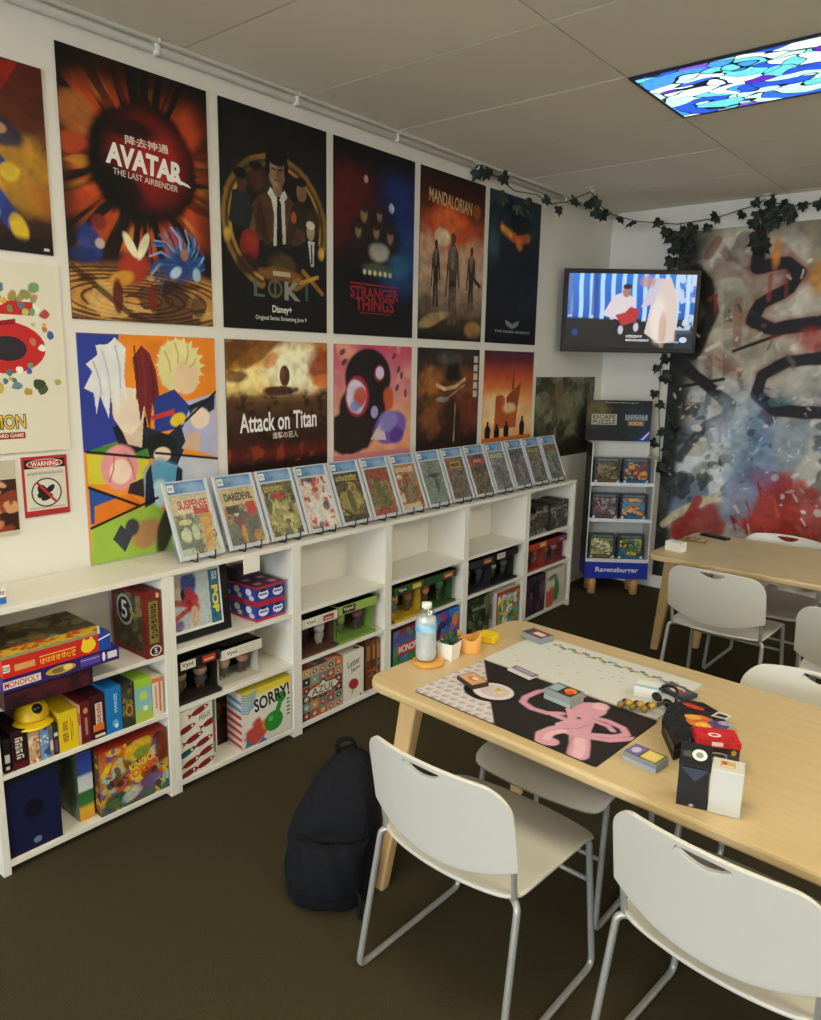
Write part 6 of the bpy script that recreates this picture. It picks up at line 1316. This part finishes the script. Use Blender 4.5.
# adhesive ceiling hooks
for k, ((x, y, z), l) in enumerate((((.03, 3.82, 2.866), 'white adhesive hook holding the ivy above the last posters'), ((.27, 4.80, 2.882), 'white adhesive hook on the ceiling holding the ivy near the corner'), ((1.14, 5.64, 2.882), 'white adhesive hook on the ceiling above the ivy bunch'))):
    h = empty('adhesive_hook', (x, y, z), 0, l, 'hook', 'white hooks holding the ivy')
    MB().box((-.028, -.02, -.006), (.028, .02, 0), bev=.004).build('pad', 'white_plastic', h)
    MB().tube(fillet([(0, 0, -.004), (.005, 0, -.03), (.02, 0, -.03), (.024, 0, -.016)], .01), .004, 8).build('prong', 'white_plastic', h)

# ================================================================== ceiling lights
def stained():
    m, nt, b = newmat('stained_glass_glow')
    tc = nt.nodes.new('ShaderNodeTexCoord'); n = nt.nodes.new('ShaderNodeTexNoise'); n.inputs['Scale'].default_value = 4.5; n.inputs['Detail'].default_value = 1
    mp = nt.nodes.new('ShaderNodeMapping'); mp.inputs['Scale'].default_value = (.72, 1.35, 1)
    ad = nt.nodes.new('ShaderNodeMix'); ad.data_type = 'VECTOR'; ad.inputs['Factor'].default_value = .3
    v1 = nt.nodes.new('ShaderNodeTexVoronoi'); v1.inputs['Scale'].default_value = 11; v2 = nt.nodes.new('ShaderNodeTexVoronoi'); v2.feature = 'DISTANCE_TO_EDGE'; v2.inputs['Scale'].default_value = 11
    L = nt.links.new; L(tc.outputs['Object'], mp.inputs['Vector']); L(mp.outputs['Vector'], n.inputs['Vector']); L(mp.outputs['Vector'], ad.inputs['A']); L(n.outputs['Color'], ad.inputs['B'])
    L(ad.outputs['Result'], v1.inputs['Vector']); L(ad.outputs['Result'], v2.inputs['Vector'])
    sp = nt.nodes.new('ShaderNodeSeparateColor'); L(v1.outputs['Color'], sp.inputs['Color'])
    cr = nt.nodes.new('ShaderNodeValToRGB'); cr.color_ramp.interpolation = 'CONSTANT'; L(sp.outputs['Red'], cr.inputs['Fac'])
    cs = [(0, '#1f50c8'), (.2, '#d8f0f4'), (.33, '#3f8fe0'), (.47, '#62c8cc'), (.66, '#5420b0'), (.76, '#b8e0d4'), (.85, '#2a62d8'), (.95, '#7a48c8')]
    el = cr.color_ramp.elements; el[0].position = 0; el[0].color = (*lin(cs[0][1]), 1); el[1].position = cs[1][0]; el[1].color = (*lin(cs[1][1]), 1)
    for p_, c in cs[2:]: e = el.new(p_); e.color = (*lin(c), 1)
    n2 = nt.nodes.new('ShaderNodeTexNoise'); n2.inputs['Scale'].default_value = 40; L(tc.outputs['Object'], n2.inputs['Vector'])
    mr2 = nt.nodes.new('ShaderNodeMapRange'); mr2.inputs['To Min'].default_value = .6; mr2.inputs['To Max'].default_value = 1.4; L(n2.outputs['Fac'], mr2.inputs['Value'])
    lt = nt.nodes.new('ShaderNodeMath'); lt.operation = 'GREATER_THAN'; lt.inputs[1].default_value = .028; L(v2.outputs['Distance'], lt.inputs[0])
    m1 = nt.nodes.new('ShaderNodeMath'); m1.operation = 'MULTIPLY'; L(lt.outputs[0], m1.inputs[0]); L(mr2.outputs['Result'], m1.inputs[1])
    mx = nt.nodes.new('ShaderNodeMix'); mx.data_type = 'RGBA'; mx.blend_type = 'MULTIPLY'; mx.inputs['Factor'].default_value = 1; L(cr.outputs['Color'], mx.inputs['A'])
    cb = nt.nodes.new('ShaderNodeCombineColor'); [L(m1.outputs[0], cb.inputs[k]) for k in range(3)]; L(cb.outputs['Color'], mx.inputs['B'])
    b.inputs['Base Color'].default_value = (.02, .02, .03, 1); L(mx.outputs['Result'], b.inputs['Emission Color']); b.inputs['Emission Strength'].default_value = .95
    return m
M['stained'] = stained()
LW, LH = 1.225, .612
def light(x, y, label, m):
    r = empty('ceiling_light', (x, y, ZC - .004), 0, label, 'ceiling light', 'ceiling light panels')
    mb = MB(); f = .012
    mb.box((0, 0, -.006), (LW, f, .003)); mb.box((0, LH - f, -.006), (LW, LH, .003)); mb.box((0, f, -.006), (f, LH - f, .003)); mb.box((LW - f, f, -.006), (LW, LH - f, .003))
    mb.build('frame', 'dark_lead' if m == 'stained' else 'white_plastic', r)
    MB().box((f, f, -.003), (LW - f, LH - f, .003)).build('diffuser', m, r)
light(1.266, 3.128, 'ceiling light panel with a blue and purple stained-glass cover', 'stained')
light(1.266, .60, 'plain white ceiling light panel above the near table', 'lamp')
light(3.756, .60, 'plain white ceiling light panel on the window half of the room', 'lamp')
light(3.756, 3.128, 'plain white ceiling light panel over the far table side', 'lamp_cool')
light(1.266, -1.92, 'plain white ceiling light panel behind the viewer, left row', 'lamp')
light(3.756, -4.448, 'plain white ceiling light panel nearest the shop window', 'lamp')
# daylight through the window behind the camera
al = bpy.data.lights.new('window_daylight', 'AREA'); al.shape = 'RECTANGLE'; al.size = wx1 - wx0; al.size_y = wz1 - wz0; al.energy = 195; al.color = (.86, .95, 1.0)
ao = bpy.data.objects.new('window_daylight', al); COL.objects.link(ao); ao.location = ((wx0 + wx1) / 2, YF - .25, (wz0 + wz1) / 2); ao.rotation_euler = (R(90), 0, 0)
wd = bpy.data.worlds.new('world'); SC.world = wd; wd.use_nodes = True
wd.node_tree.nodes['Background'].inputs['Color'].default_value = (.55, .7, 1, 1); wd.node_tree.nodes['Background'].inputs['Strength'].default_value = 1.0
SC.view_settings.view_transform = 'Standard'; SC.view_settings.look = 'None'; SC.view_settings.gamma = 1; SC.view_settings.use_curve_mapping = False
SC.view_settings.exposure = 0.75
SC.cycles.max_bounces = 8; SC.cycles.transparent_max_bounces = 16; SC.cycles.use_denoising = True
